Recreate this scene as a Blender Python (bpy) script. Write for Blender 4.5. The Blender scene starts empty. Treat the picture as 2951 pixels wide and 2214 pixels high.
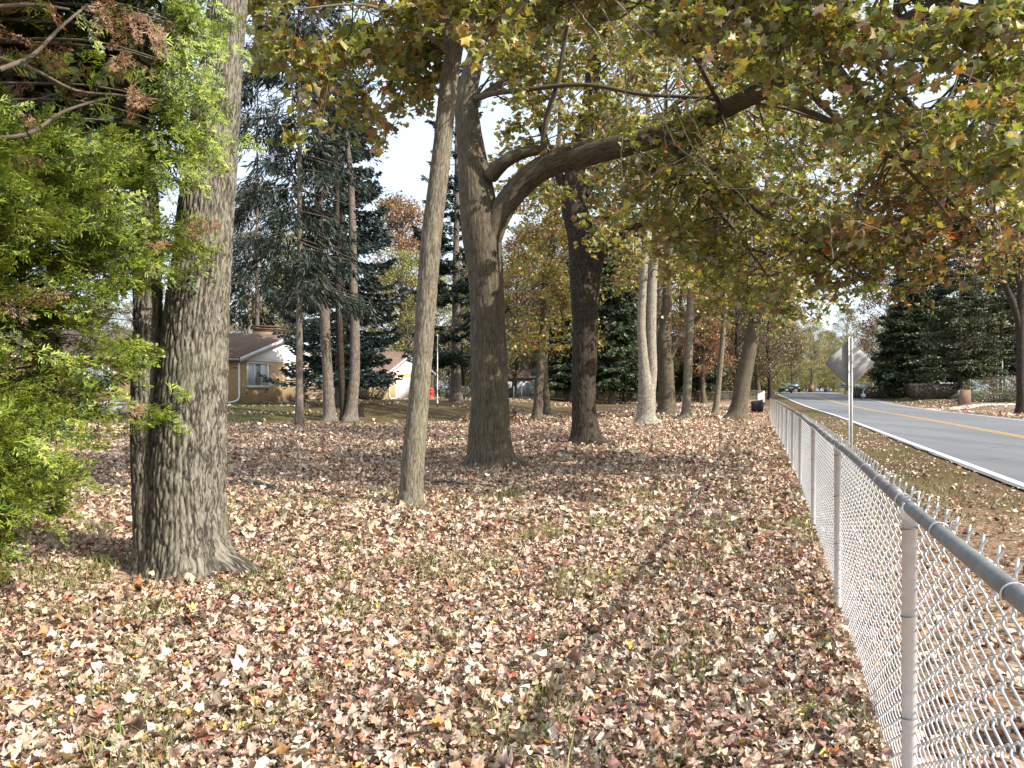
import bpy, math, random
import numpy as np
from mathutils import Vector

# ------------------------------------------------------------------ camera, world, sun, exposure
SC = bpy.context.scene
COL = SC.collection
CAM_H, F, CX, YH = 1.59, 1662.0, 1106.0, 845.0     # eye height (m), focal length and horizon in photo units (2212 wide)
cam_d = bpy.data.cameras.new("camera")
cam = bpy.data.objects.new("camera", cam_d); COL.objects.link(cam)
cam.location = (0, 0, CAM_H); cam.rotation_euler = (math.pi / 2, 0, 0)
cam_d.sensor_width = 36; cam_d.lens = 36 * F / 2212
cam_d.shift_y = 15.4 / 2212
cam_d.clip_start = 0.05; cam_d.clip_end = 5000
SC.camera = cam
SUN_EL = math.radians(36)
SUN_AZ = math.atan2(0.84, -0.54)                   # from +Y towards +X: sun behind the viewer's right shoulder
wd = bpy.data.worlds.new("World"); SC.world = wd; wd.use_nodes = True
nt = wd.node_tree
sky = nt.nodes.new("ShaderNodeTexSky"); sky.sky_type = 'NISHITA'; sky.sun_disc = False
sky.sun_elevation = SUN_EL; sky.sun_rotation = SUN_AZ
sky.air_density = 1.0; sky.dust_density = 4.0; sky.ozone_density = 1.0
bg = nt.nodes["Background"]; bg.inputs[1].default_value = 0.15
veil = nt.nodes.new("ShaderNodeMixRGB"); veil.inputs[0].default_value = 0.5; veil.inputs[2].default_value = (5.8, 6.5, 7.2, 1)   # thin high haze over the whole sky
nt.links.new(sky.outputs[0], veil.inputs[1]); nt.links.new(veil.outputs[0], bg.inputs[0])
sd = bpy.data.lights.new("sun", 'SUN'); sun = bpy.data.objects.new("sun", sd); COL.objects.link(sun)
sd.energy = 4.6; sd.angle = math.radians(0.5); sd.color = (1.0, 0.93, 0.82)
sun_vec = Vector((math.sin(SUN_AZ) * math.cos(SUN_EL), math.cos(SUN_AZ) * math.cos(SUN_EL), math.sin(SUN_EL)))
sun.rotation_euler = sun_vec.to_track_quat('Z', 'Y').to_euler()
sun.location = (20, -15, 25)
SC.view_settings.view_transform = 'Standard'; SC.view_settings.look = 'None'
SC.view_settings.gamma = 1.0; SC.view_settings.use_curve_mapping = False
SC.view_settings.exposure = 0.82
SC.render.engine = 'CYCLES'
SC.cycles.max_bounces = 6; SC.cycles.diffuse_bounces = 3; SC.cycles.glossy_bounces = 2
SC.cycles.transmission_bounces = 4; SC.cycles.transparent_max_bounces = 4
SC.cycles.use_denoising = True
SC.cycles.caustics_reflective = False; SC.cycles.caustics_refractive = False

R = np.random.RandomState(7)

# ------------------------------------------------------------------ mapping and terrain
def S(a, b, x):
    t = np.clip((np.asarray(x, float) - a) / (b - a), 0, 1); return t * t * (3 - 2 * t)
ROADK = 0.339
def RX(Y):                                           # X of the road's reference line: straight, then bending left
    Y = np.asarray(Y, float); return ROADK * Y - .03 * ((Y - 55) + np.sqrt((Y - 55) ** 2 + 64))
def Zt(X, Y):
    X = np.asarray(X, float); Y = np.asarray(Y, float)
    s = X - RX(Y)
    house = 0.8 * S(34, 48, Y); mid = 0.26 * S(45, 90, Y)
    road = 1.35 * S(55, 135, Y) + 0.35 * S(15, 19, s) * S(25, 55, Y)
    z = house + (mid - house) * S(-26, -16, s)
    return z + (road - z) * S(-5, 2, s)
def zt(x, y): return float(Zt(x, y))
def W(x, y, Y):                                      # photo point at distance Y -> world
    return np.array(((x - CX) / F * Y, Y, CAM_H - (y - YH) / F * Y))
def GD(x, y):                                        # photo point on the ground -> world
    u = (x - CX) / F; Y = 1.0
    while Y < 400:
        if CAM_H - (y - YH) / F * Y <= zt(u * Y, Y): break
        Y += 0.05
    return np.array((u * Y, Y, zt(u * Y, Y)))
def SY(s, Y): return float(RX(Y)) + s                   # X of lateral offset s at distance Y
def nrm(v):
    v = np.asarray(v, float); return v / (np.linalg.norm(v, axis=-1, keepdims=True) + 1e-12)

# ------------------------------------------------------------------ object helpers
def tag(o, label=None, cat=None, group=None, kind=None):
    if label: o["label"] = label
    if cat: o["category"] = cat
    if group: o["group"] = group
    if kind: o["kind"] = kind
    return o
def link(name, me, parent=None, mat=None, loc=None):
    o = bpy.data.objects.new(name, me); COL.objects.link(o)
    if mat is not None and me is not None and not me.materials: me.materials.append(mat)
    if parent is not None: o.parent = parent
    if loc is not None: o.location = loc
    return o
def empty(name, loc=(0, 0, 0), label=None, cat=None, group=None):
    o = bpy.data.objects.new(name, None); COL.objects.link(o); o.location = loc
    o.empty_display_size = 0.2
    bpy.context.view_layer.update() if False else None
    return tag(o, label, cat, group)
def mesh_np(name, V, Fc, smooth=False, col=None, uv=None):
    """V (n,3); Fc (m,k) or list of such arrays; col (n,3) per vertex; uv (n,2) per vertex"""
    V = np.ascontiguousarray(V, np.float32)
    Fs = Fc if isinstance(Fc, (list, tuple)) else [Fc]
    Fs = [np.asarray(f, np.int32) for f in Fs if len(f)]
    me = bpy.data.meshes.new(name)
    me.vertices.add(len(V)); me.vertices.foreach_set("co", V.ravel())
    li = np.concatenate([f.ravel() for f in Fs]) if Fs else np.zeros(0, np.int32)
    tot = np.concatenate([np.full(len(f), f.shape[1], np.int32) for f in Fs]) if Fs else np.zeros(0, np.int32)
    st = np.concatenate(([0], np.cumsum(tot)[:-1])).astype(np.int32)
    me.loops.add(len(li)); me.loops.foreach_set("vertex_index", li)
    me.polygons.add(len(tot)); me.polygons.foreach_set("loop_start", st); me.polygons.foreach_set("loop_total", tot)
    if smooth: me.polygons.foreach_set("use_smooth", np.ones(len(tot), bool))
    if uv is not None:
        l = me.uv_layers.new(name="UVMap"); l.data.foreach_set("uv", np.asarray(uv, np.float32)[li].ravel())
    if col is not None:
        a = me.color_attributes.new("Col", 'FLOAT_COLOR', 'POINT')
        c4 = np.ones((len(V), 4), np.float32); c4[:, :3] = col; a.data.foreach_set("color", c4.ravel())
    me.update(); me.validate(clean_customdata=False)
    return me
class MB:                                            # collects shapes into one mesh
    def __init__(s): s.V = []; s.F = {}; s.U = []; s.C = []; s.n = 0
    def add(s, V, Fc, uv=None, col=None):
        V = np.asarray(V, float).reshape(-1, 3)
        for f in (Fc if isinstance(Fc, list) and len(Fc) and isinstance(Fc[0], np.ndarray) else [np.asarray(Fc, int)]):
            s.F.setdefault(f.shape[1], []).append(f + s.n)
        s.V.append(V); s.n += len(V)
        s.U.append(np.zeros((len(V), 2)) if uv is None else uv)
        s.C.append(np.ones((len(V), 3)) * .5 if col is None else np.broadcast_to(col, (len(V), 3)))
    def box(s, c, d, rz=0.0, ax=None):
        """centre, full size; optional axes"""
        d = np.asarray(d, float) / 2
        P = np.array([(i, j, k) for i in (-1, 1) for j in (-1, 1) for k in (-1, 1)], float) * d
        ca, sa = math.cos(rz), math.sin(rz)
        M = np.array([(ca, sa, 0), (-sa, ca, 0), (0, 0, 1.)]) if ax is None else np.asarray(ax, float)
        s.add(P @ M + np.asarray(c, float), np.array([(0, 1, 3, 2), (4, 6, 7, 5), (0, 4, 5, 1), (2, 3, 7, 6), (0, 2, 6, 4), (1, 5, 7, 3)]))
    def tube(s, P, r, n=6, cap=True):
        V, Q, uv = tube(P, r, n); s.add(V, Q, uv)
        if cap and n >= 3:
            k = len(V) // n
            V = np.asarray(V).reshape(k, n, 3) if False else V
            m = V.shape[0]
            row = n + 1
            a = np.arange(n)
            s.add(np.vstack([V[:n], V[:row].mean(0)[None]]), np.stack([(a + 1) % n, a, np.full(n, n)], 1))
            e = V[-row:][:n]
            s.add(np.vstack([e, e.mean(0)[None]]), np.stack([a, (a + 1) % n, np.full(n, n)], 1))
    def lathe(s, prof, c=(0, 0, 0), n=20, ax=None):
        prof = np.asarray(prof, float); a = np.linspace(0, 2 * math.pi, n, endpoint=False)
        V = np.stack([prof[:, None, 0] * np.cos(a), prof[:, None, 0] * np.sin(a), np.repeat(prof[:, 1:2], n, 1)], -1).reshape(-1, 3)
        if ax is not None: V = V @ np.asarray(ax, float)
        k = len(prof); i = np.arange(k - 1)[:, None] * n; j = np.arange(n)[None]
        Q = np.stack([i + j, i + (j + 1) % n, i + n + (j + 1) % n, i + n + j], -1).reshape(-1, 4)
        s.add(V + np.asarray(c, float), Q)
    def prism(s, P, dvec):
        """polygon P (n,3) extruded by dvec"""
        P = np.asarray(P, float); n = len(P); Vv = np.vstack([P, P + np.asarray(dvec, float)])
        a = np.arange(n); b = (a + 1) % n
        s.add(Vv, [np.stack([a, b, b + n, a + n], 1), np.arange(n)[None, ::-1], (np.arange(n) + n)[None]])
    def mesh(s, name, smooth=False, col=False):
        return mesh_np(name, np.vstack(s.V), [np.vstack(f) for f in s.F.values()], smooth, np.vstack(s.C) if col else None, np.vstack(s.U))
    def build(s, name, mat, parent=None, smooth=False, col=False):
        return link(name, s.mesh(name, smooth, col), parent, mat)
def catmull(P, m):
    """resample a polyline of rows (any width) smoothly with m points"""
    P = np.asarray(P, float); n = len(P)
    if n == 2: t = np.linspace(0, 1, m)[:, None]; return P[0] * (1 - t) + P[1] * t
    d = np.concatenate(([0], np.cumsum(np.linalg.norm(np.diff(P[:, :3], axis=0), axis=1)))); d = d / d[-1]
    T = np.linspace(0, 1, m); k = np.clip(np.searchsorted(d, T, side='right') - 1, 0, n - 2)
    t = ((T - d[k]) / (d[k + 1] - d[k]))[:, None]
    p0 = P[np.maximum(k - 1, 0)]; p1 = P[k]; p2 = P[k + 1]; p3 = P[np.minimum(k + 2, n - 1)]
    return 0.5 * (2 * p1 + (p2 - p0) * t + (2 * p0 - 5 * p1 + 4 * p2 - p3) * t ** 2 + (3 * p1 - p0 - 3 * p2 + p3) * t ** 3)
def tube(P, r, n=6, disp=None):
    """rings with a doubled seam vertex so that uv run round; returns V, Q, uv (metres)"""
    P = np.asarray(P, float); m = len(P); r = np.broadcast_to(np.asarray(r, float), (m,))
    T = nrm(np.gradient(P, axis=0))
    ref = np.array((0.0, 1.0, 0.0)) if abs(T[0][1]) < 0.9 else np.array((1.0, 0, 0))
    if abs(T[0][2]) < 0.3: ref = np.array((0, 0, 1.0))
    B = np.zeros((m, 3)); b = nrm(np.cross(T[0], ref))
    for i in range(m):
        b = nrm(b - T[i] * np.dot(b, T[i])); B[i] = b
    N = np.cross(B, T)
    a = np.linspace(0, 2 * math.pi, n + 1)
    L = np.concatenate(([0], np.cumsum(np.linalg.norm(np.diff(P, axis=0), axis=1))))
    rr = np.repeat(r[:, None], n + 1, 1)
    if disp is not None: rr = rr + disp(a[None, :], L[:, None], rr, P[:, 2][:, None])
    V = P[:, None] + rr[..., None] * (np.cos(a)[None, :, None] * B[:, None] + np.sin(a)[None, :, None] * N[:, None])
    rm = float(r.max())
    uv = np.stack([np.broadcast_to(a / (2 * math.pi) * max(1, round(2 * math.pi * float(np.percentile(r, 75)) / .5)) * .5, (m, n + 1)), np.broadcast_to(L[:, None], (m, n + 1))], -1)
    i = np.arange(m - 1)[:, None] * (n + 1); j = np.arange(n)[None]
    Q = np.stack([i + j, i + j + 1, i + n + 2 + j, i + n + 1 + j], -1).reshape(-1, 4)
    return V.reshape(-1, 3), Q, uv.reshape(-1, 2)
def hash2(i, j, k=0):
    h = (i.astype(np.int64) * 73856093) ^ (j.astype(np.int64) * 19349663) ^ (k * 83492791)
    h = (h ^ (h >> 13)) * 1274126177 & 0x7fffffff
    return ((h ^ (h >> 16)) & 0xffffff) / float(0x1000000)
def vnoise(x, y, per=None, k=0):
    i = np.floor(x).astype(int); j = np.floor(y).astype(int); fx = x - i; fy = y - j
    fx = fx * fx * (3 - 2 * fx); fy = fy * fy * (3 - 2 * fy)
    w = (lambda q: q % per) if per else (lambda q: q)
    a, b, c, d = hash2(w(i), j, k), hash2(w(i + 1), j, k), hash2(w(i), j + 1, k), hash2(w(i + 1), j + 1, k)
    return (a * (1 - fx) + b * fx) * (1 - fy) + (c * (1 - fx) + d * fx) * fy
def worley(x, y, per, k=0):
    """distance to the nearest cell border (0 at a border)"""
    i = np.floor(x).astype(int); j = np.floor(y).astype(int)
    f1 = np.full(x.shape, 9.); f2 = np.full(x.shape, 9.)
    for di in (-1, 0, 1):
        for dj in (-1, 0, 1):
            a = (i + di) % per; b = j + dj
            px = i + di + .1 + .8 * hash2(a, b, k); py = b + .1 + .8 * hash2(a, b, k + 1)
            d = np.hypot(x - px, y - py)
            f2 = np.where(d < f1, f1, np.minimum(f2, d)); f1 = np.minimum(f1, d)
    return f2 - f1

# ------------------------------------------------------------------ materials
def new_mat(name):
    m = bpy.data.materials.new(name); m.use_nodes = True
    t = m.node_tree; b = t.nodes["Principled BSDF"]
    return m, t, b
def N(t, typ, **kw):
    n = t.nodes.new(typ)
    for k, v in kw.items(): setattr(n, k, v)
    return n
def ramp(t, stops, src):
    r = N(t, "ShaderNodeValToRGB"); e = r.color_ramp.elements
    while len(e) < len(stops): e.new(0.5)
    for q, (p, c) in zip(e, stops): q.position = p; q.color = (*c, 1) if len(c) == 3 else c
    t.links.new(src, r.inputs[0]); return r.outputs[0]
def noise_mat(name, c1, c2, scale=8, rough=.8, metal=0, bump=0.0, detail=4, coord='Object', spec=.3, stretch=(1, 1, 1)):
    m, t, b = new_mat(name)
    tc = N(t, "ShaderNodeTexCoord"); mp = N(t, "ShaderNodeMapping"); mp.inputs[3].default_value = stretch
    t.links.new(tc.outputs[coord], mp.inputs[0])
    n = N(t, "ShaderNodeTexNoise"); n.inputs["Scale"].default_value = scale; n.inputs["Detail"].default_value = detail
    t.links.new(mp.outputs[0], n.inputs[0])
    t.links.new(ramp(t, [(.3, c1), (.7, c2)], n.outputs[0]), b.inputs["Base Color"])
    b.inputs["Roughness"].default_value = rough; b.inputs["Metallic"].default_value = metal
    b.inputs["Specular IOR Level"].default_value = spec
    if bump:
        bp = N(t, "ShaderNodeBump"); bp.inputs[0].default_value = bump; bp.inputs[1].default_value = .02
        t.links.new(n.outputs[0], bp.inputs[2]); t.links.new(bp.outputs[0], b.inputs["Normal"])
    return m
def bark_mat(name, dark, mid, light, lichen, su=16, sv=3.2, bump=.9, lich=.25, dist=.011):
    """plates and furrows in uv space (metres round, metres up)"""
    m, t, b = new_mat(name)
    uv = N(t, "ShaderNodeUVMap"); uv.uv_map = "UVMap"
    nz = N(t, "ShaderNodeTexNoise"); nz.inputs["Scale"].default_value = 9; nz.inputs["Detail"].default_value = 5
    t.links.new(uv.outputs[0], nz.inputs[0])
    mx = N(t, "ShaderNodeMixRGB"); mx.blend_type = 'LINEAR_LIGHT'; mx.inputs[0].default_value = dist * 2
    t.links.new(uv.outputs[0], mx.inputs[1]); t.links.new(nz.outputs[1], mx.inputs[2])
    mp = N(t, "ShaderNodeMapping"); mp.inputs[3].default_value = (su, sv, 1); t.links.new(mx.outputs[0], mp.inputs[0])
    vo = N(t, "ShaderNodeTexVoronoi"); vo.feature = 'DISTANCE_TO_EDGE'; vo.inputs["Scale"].default_value = 1
    t.links.new(mp.outputs[0], vo.inputs[0])
    vc = N(t, "ShaderNodeTexVoronoi"); vc.inputs["Scale"].default_value = 1
    t.links.new(mp.outputs[0], vc.inputs[0])
    n2 = N(t, "ShaderNodeTexNoise"); n2.inputs["Scale"].default_value = 60; n2.inputs["Detail"].default_value = 6
    m2 = N(t, "ShaderNodeMapping"); m2.inputs[3].default_value = (1.0, .35, 1); t.links.new(uv.outputs[0], m2.inputs[0]); t.links.new(m2.outputs[0], n2.inputs[0])
    edge = ramp(t, [(0, (0, 0, 0)), (.13, (1, 1, 1))], vo.outputs[0])
    plate = ramp(t, [(.25, mid), (.75, light)], n2.outputs[0])
    n4 = N(t, "ShaderNodeTexNoise"); n4.inputs["Scale"].default_value = 1; n4.inputs["Detail"].default_value = 4; n4.inputs["Roughness"].default_value = .6
    m4 = N(t, "ShaderNodeMapping"); m4.inputs[3].default_value = (su * .62, sv * .42, 1); t.links.new(mx.outputs[0], m4.inputs[0]); t.links.new(m4.outputs[0], n4.inputs[0])
    sb = N(t, "ShaderNodeMath"); sb.operation = 'SUBTRACT'; t.links.new(n4.outputs[0], sb.inputs[0]); sb.inputs[1].default_value = .5
    ab = N(t, "ShaderNodeMath"); ab.operation = 'ABSOLUTE'; t.links.new(sb.outputs[0], ab.inputs[0])
    rg = ramp(t, [(.0, (0, 0, 0)), (.012, (.12, .12, .12)), (.06, (1, 1, 1))], ab.outputs[0])
    ve = N(t, "ShaderNodeMixRGB"); ve.inputs[0].default_value = .5; ve.inputs[1].default_value = (1, 1, 1, 1); t.links.new(edge, ve.inputs[2])
    em = N(t, "ShaderNodeMixRGB"); em.blend_type = 'MULTIPLY'; em.inputs[0].default_value = 1; t.links.new(ve.outputs[0], em.inputs[1]); t.links.new(rg, em.inputs[2]); edge = em.outputs[0]
    c = N(t, "ShaderNodeMixRGB"); t.links.new(edge, c.inputs[0]); c.inputs[1].default_value = (*dark, 1); t.links.new(plate, c.inputs[2])
    n3 = N(t, "ShaderNodeTexNoise"); n3.inputs["Scale"].default_value = 2.2; n3.inputs["Detail"].default_value = 6; t.links.new(uv.outputs[0], n3.inputs[0])
    lm = ramp(t, [(.48, (0, 0, 0)), (.68, (lich, lich, lich))], n3.outputs[0])
    c2 = N(t, "ShaderNodeMixRGB"); t.links.new(lm, c2.inputs[0]); t.links.new(c.outputs[0], c2.inputs[1]); c2.inputs[2].default_value = (*lichen, 1)
    hs = N(t, "ShaderNodeMixRGB"); hs.blend_type = 'MULTIPLY'; hs.inputs[0].default_value = .35
    t.links.new(c2.outputs[0], hs.inputs[1]); t.links.new(ramp(t, [(0, (.6, .6, .6)), (1, (1.2, 1.17, 1.1))], vc.outputs[1]), hs.inputs[2])
    t.links.new(hs.outputs[0], b.inputs["Base Color"])
    b.inputs["Roughness"].default_value = .92; b.inputs["Specular IOR Level"].default_value = .15
    ad = N(t, "ShaderNodeMath"); ad.operation = 'MULTIPLY_ADD'; t.links.new(n2.outputs[0], ad.inputs[0]); ad.inputs[1].default_value = .5; t.links.new(edge, ad.inputs[2])
    bp = N(t, "ShaderNodeBump"); bp.inputs[0].default_value = bump; bp.inputs[1].default_value = .035
    t.links.new(ad.outputs[0], bp.inputs[2]); t.links.new(bp.outputs[0], b.inputs["Normal"])
    return m
def leaf_mat(name, trans=.35, rough=.55, gloss=.06, var=.25, scale=25):
    """colour from the leaf itself (attribute Col), light passes through"""
    m, t, b = new_mat(name); t.nodes.remove(b); out = t.nodes["Material Output"]
    at = N(t, "ShaderNodeAttribute"); at.attribute_name = "Col"
    tc = N(t, "ShaderNodeTexCoord"); n = N(t, "ShaderNodeTexNoise"); n.inputs["Scale"].default_value = scale; n.inputs["Detail"].default_value = 3
    t.links.new(tc.outputs["Object"], n.inputs[0])
    mu = N(t, "ShaderNodeMixRGB"); mu.blend_type = 'MULTIPLY'; mu.inputs[0].default_value = 1
    t.links.new(at.outputs[0], mu.inputs[1]); t.links.new(ramp(t, [(.3, (1 - var,) * 3), (.7, (1 + var * .6,) * 3)], n.outputs[0]), mu.inputs[2])
    d = N(t, "ShaderNodeBsdfDiffuse"); tr = N(t, "ShaderNodeBsdfTranslucent"); g = N(t, "ShaderNodeBsdfGlossy"); g.inputs["Roughness"].default_value = rough
    t.links.new(mu.outputs[0], d.inputs[0]); t.links.new(mu.outputs[0], tr.inputs[0])
    a = N(t, "ShaderNodeMixShader"); a.inputs[0].default_value = trans; t.links.new(d.outputs[0], a.inputs[1]); t.links.new(tr.outputs[0], a.inputs[2])
    g2 = N(t, "ShaderNodeMixShader"); g2.inputs[0].default_value = gloss; t.links.new(a.outputs[0], g2.inputs[1]); t.links.new(g.outputs[0], g2.inputs[2])
    t.links.new(g2.outputs[0], out.inputs[0]); return m
def plain(name, c, rough=.6, metal=0, spec=.4):
    return noise_mat(name, tuple(q * .9 for q in c), tuple(min(1, q * 1.1) for q in c), 6, rough, metal, 0, 3, 'Object', spec)

M = {}
M['bark_grey'] = bark_mat('bark_grey', (.028, .024, .019), (.145, .132, .108), (.27, .25, .207), (.15, .16, .10), 34, 7.0, 1.0, .35)
M['bark_maple'] = bark_mat('bark_maple', (.05, .04, .03), (.115, .097, .07), (.18, .155, .113), (.14, .14, .078), 44, 5.0, 1.0, .25)
M['bark_dark'] = bark_mat('bark_dark', (.016, .013, .011), (.05, .040, .032), (.088, .071, .057), (.09, .085, .055), 30, 6.0, 1.0, .2)
M['bark_pale'] = bark_mat('bark_pale', (.13, .115, .09), (.26, .235, .19), (.40, .375, .32), (.36, .36, .26), 20, 9.0, .7, .2)
M['bark_pine'] = bark_mat('bark_pine', (.06, .047, .038), (.16, .135, .115), (.25, .22, .19), (.18, .19, .13), 30, 7, .9, .2)
M['bark_thin'] = bark_mat('bark_thin', (.07, .06, .044), (.17, .15, .113), (.27, .245, .195), (.19, .2, .12), 44, 7.0, 1.0, .35)
M['twig'] = noise_mat('twig', (.06, .046, .035), (.13, .105, .08), 12, .85)
M['twig_pale'] = noise_mat('twig_pale', (.2, .165, .13), (.33, .29, .24), 9, .8)
M['leaf'] = leaf_mat('leaf', .5, .5, .09)
M['needle'] = leaf_mat('needle', .15, .5, .04, .3, 6)
M['cedar'] = leaf_mat('cedar', .28, .5, .05, .3, 14)
M['litter'] = leaf_mat('litter', .12, .6, .05, .3, 45)
M['grass'] = leaf_mat('grass', .3, .5, .04, .3, 3)

# ------------------------------------------------------------------ ground, road, markings
def grid_axis(parts):
    return np.concatenate([np.arange(a, b, st) for a, b, st in parts])
gy = grid_axis([(-14, 60, 1.0), (60, 140, 3.5), (140, 420, 20), (420, 2001, 158)])
gx = grid_axis([(-900, -50, 85), (-50, 132, 1.4), (132, 1200, 89)])
GX, GY = np.meshgrid(gx, gy)
V = np.stack([GX, GY, Zt(GX, GY)], -1).reshape(-1, 3)
nx = len(gx); i = np.arange(len(gy) - 1)[:, None] * nx; j = np.arange(nx - 1)[None]
Q = np.stack([i + j, i + j + 1, i + nx + j + 1, i + nx + j], -1).reshape(-1, 4)
def ground_cols(X, Y):
    s = X - RX(Y)
    soil = np.array((.115, .078, .052)); grass = np.array((.075, .105, .032)); dry = np.array((.135, .115, .055))
    n = vnoise(X * .35 + 50, Y * .35 + 50, k=3); n2 = vnoise(X * 1.1 + 9, Y * 1.1 + 9, k=5)
    lawn = S(35.5, 38.5, Y + 2 * (n - .5)) * (1 - S(-16, -8, s))            # lawn in front of the house
    lawn_g = lawn * (.35 + .65 * (1 - S(-14.5, -9, X)))
    far = S(60, 75, Y) * (1 - S(-6, -2, s)) * .12
    verge = S(.2, .9, s) * (1 - S(4.3, 4.6, s)) * np.clip(n * .9 - .1, 0, 1) * S(2, 14, Y)
    yard = S(14.2, 17, s) * np.clip(.25 + n * 1.2, 0, 1) * S(60, 90, Y)
    c = soil[None] * (.8 + .4 * n2[:, None])
    mixg = np.clip(np.maximum.reduce([lawn_g * (.45 + .5 * n2), verge * .9, far, yard]), 0, 1)[:, None]
    g = grass[None] * n[:, None] + (dry * .6 + grass * .4)[None] * (1 - n[:, None])
    return c * (1 - mixg) + g * mixg
gm, t, b = new_mat('ground')
at = N(t, "ShaderNodeAttribute"); at.attribute_name = "Col"
tc = N(t, "ShaderNodeTexCoord")
na = N(t, "ShaderNodeTexNoise"); na.inputs["Scale"].default_value = 22; na.inputs["Detail"].default_value = 8; na.inputs["Roughness"].default_value = .7
t.links.new(tc.outputs["Object"], na.inputs[0])
mu = N(t, "ShaderNodeMixRGB"); mu.blend_type = 'MULTIPLY'; mu.inputs[0].default_value = 1
t.links.new(at.outputs[0], mu.inputs[1]); t.links.new(ramp(t, [(.3, (.55, .55, .5)), (.7, (1.35, 1.25, 1.1))], na.outputs[0]), mu.inputs[2])
vl = N(t, "ShaderNodeTexVoronoi"); vl.inputs["Scale"].default_value = 24; vl.inputs["Randomness"].default_value = 1; t.links.new(tc.outputs["Object"], vl.inputs[0])
sep = N(t, "ShaderNodeSeparateColor"); t.links.new(vl.outputs["Color"], sep.inputs[0])
lc = ramp(t, [(0, (.09, .055, .036)), (.25, (.20, .125, .08)), (.5, (.33, .215, .15)), (.75, (.44, .32, .23)), (1, (.52, .41, .32))], sep.outputs[0])
lz = N(t, "ShaderNodeAttribute"); lz.attribute_name = "Litter"
lm_ = N(t, "ShaderNodeMixRGB"); t.links.new(lz.outputs["Fac"], lm_.inputs[0]); t.links.new(mu.outputs[0], lm_.inputs[1]); t.links.new(lc, lm_.inputs[2])
t.links.new(lm_.outputs[0], b.inputs["Base Color"]); b.inputs["Roughness"].default_value = .95; b.inputs["Specular IOR Level"].default_value = .1
bp = N(t, "ShaderNodeBump"); bp.inputs[0].default_value = .8; bp.inputs[1].default_value = .05
t.links.new(na.outputs[0], bp.inputs[2]); t.links.new(bp.outputs[0], b.inputs["Normal"])
ground = link('ground', mesh_np('ground', V, Q, True, ground_cols(V[:, 0], V[:, 1])), None, gm)
la = ground.data.attributes.new("Litter", 'FLOAT', 'POINT'); s_g = V[:, 0] - RX(V[:, 1])
lval = 1.15 * (1 - S(-.3, .6, s_g)) * (1 - S(34.5, 38.5, V[:, 1]) * (1 - S(-12, -5, s_g))) * (1 - S(95, 120, V[:, 1])) * (.45 + .8 * vnoise(V[:, 0] * .9 + 3, V[:, 1] * .9 + 3, k=21))
lval = lval + .55 * S(14.5, 15.5, s_g) * (1 - S(60, 75, V[:, 1])) * (1 - S(20, 26, s_g))
lval = lval + .75 * S(.2, .6, s_g) * (1 - S(3.4, 3.9, s_g)) * (1 - S(6, 16, V[:, 1])) * (.4 + .8 * vnoise(V[:, 0] * 1.1, V[:, 1] * 1.1, k=27))
la.data.foreach_set("value", np.clip(lval, 0, 1).astype(np.float32))
tag(ground, 'leaf strewn lawn and yard ground', kind='structure')

asph, t, b = new_mat('asphalt')
tc = N(t, "ShaderNodeTexCoord")
n1 = N(t, "ShaderNodeTexNoise"); n1.inputs["Scale"].default_value = 180; n1.inputs["Detail"].default_value = 3
n2 = N(t, "ShaderNodeTexNoise"); n2.inputs["Scale"].default_value = .5; n2.inputs["Detail"].default_value = 6
mp = N(t, "ShaderNodeMapping"); mp.inputs[2].default_value = (0, 0, math.atan(ROADK)); mp.inputs[3].default_value = (1.4, .12, 1)
t.links.new(tc.outputs["Object"], n1.inputs[0]); t.links.new(tc.outputs["Object"], mp.inputs[0]); t.links.new(mp.outputs[0], n2.inputs[0])
mu = N(t, "ShaderNodeMixRGB"); mu.blend_type = 'MULTIPLY'; mu.inputs[0].default_value = 1
t.links.new(ramp(t, [(.28, (.115, .12, .13)), (.5, (.15, .155, .165)), (.72, (.19, .19, .195))], n2.outputs[0]), mu.inputs[1])
t.links.new(ramp(t, [(.3, (.75,) * 3), (.7, (1.2,) * 3)], n1.outputs[0]), mu.inputs[2])
vcr = N(t, "ShaderNodeTexVoronoi"); vcr.feature = 'DISTANCE_TO_EDGE'; vcr.inputs["Scale"].default_value = .42
nd = N(t, "ShaderNodeTexNoise"); nd.inputs["Scale"].default_value = 1.6; nd.inputs["Detail"].default_value = 6; t.links.new(tc.outputs["Object"], nd.inputs[0])
md = N(t, "ShaderNodeMixRGB"); md.blend_type = 'LINEAR_LIGHT'; md.inputs[0].default_value = .5; t.links.new(tc.outputs["Object"], md.inputs[1]); t.links.new(nd.outputs[1], md.inputs[2]); t.links.new(md.outputs[0], vcr.inputs[0])
mc = N(t, "ShaderNodeMixRGB"); mc.blend_type = 'MULTIPLY'; mc.inputs[0].default_value = .7; t.links.new(mu.outputs[0], mc.inputs[1]); t.links.new(ramp(t, [(0, (.35, .35, .36)), (.012, (1, 1, 1))], vcr.outputs[0]), mc.inputs[2])
t.links.new(mc.outputs[0], b.inputs["Base Color"]); b.inputs["Roughness"].default_value = .75; b.inputs["Specular IOR Level"].default_value = .35
bp = N(t, "ShaderNodeBump"); bp.inputs[0].default_value = .3; bp.inputs[1].default_value = .004
t.links.new(n1.outputs[0], bp.inputs[2]); t.links.new(bp.outputs[0], b.inputs["Normal"])
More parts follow.
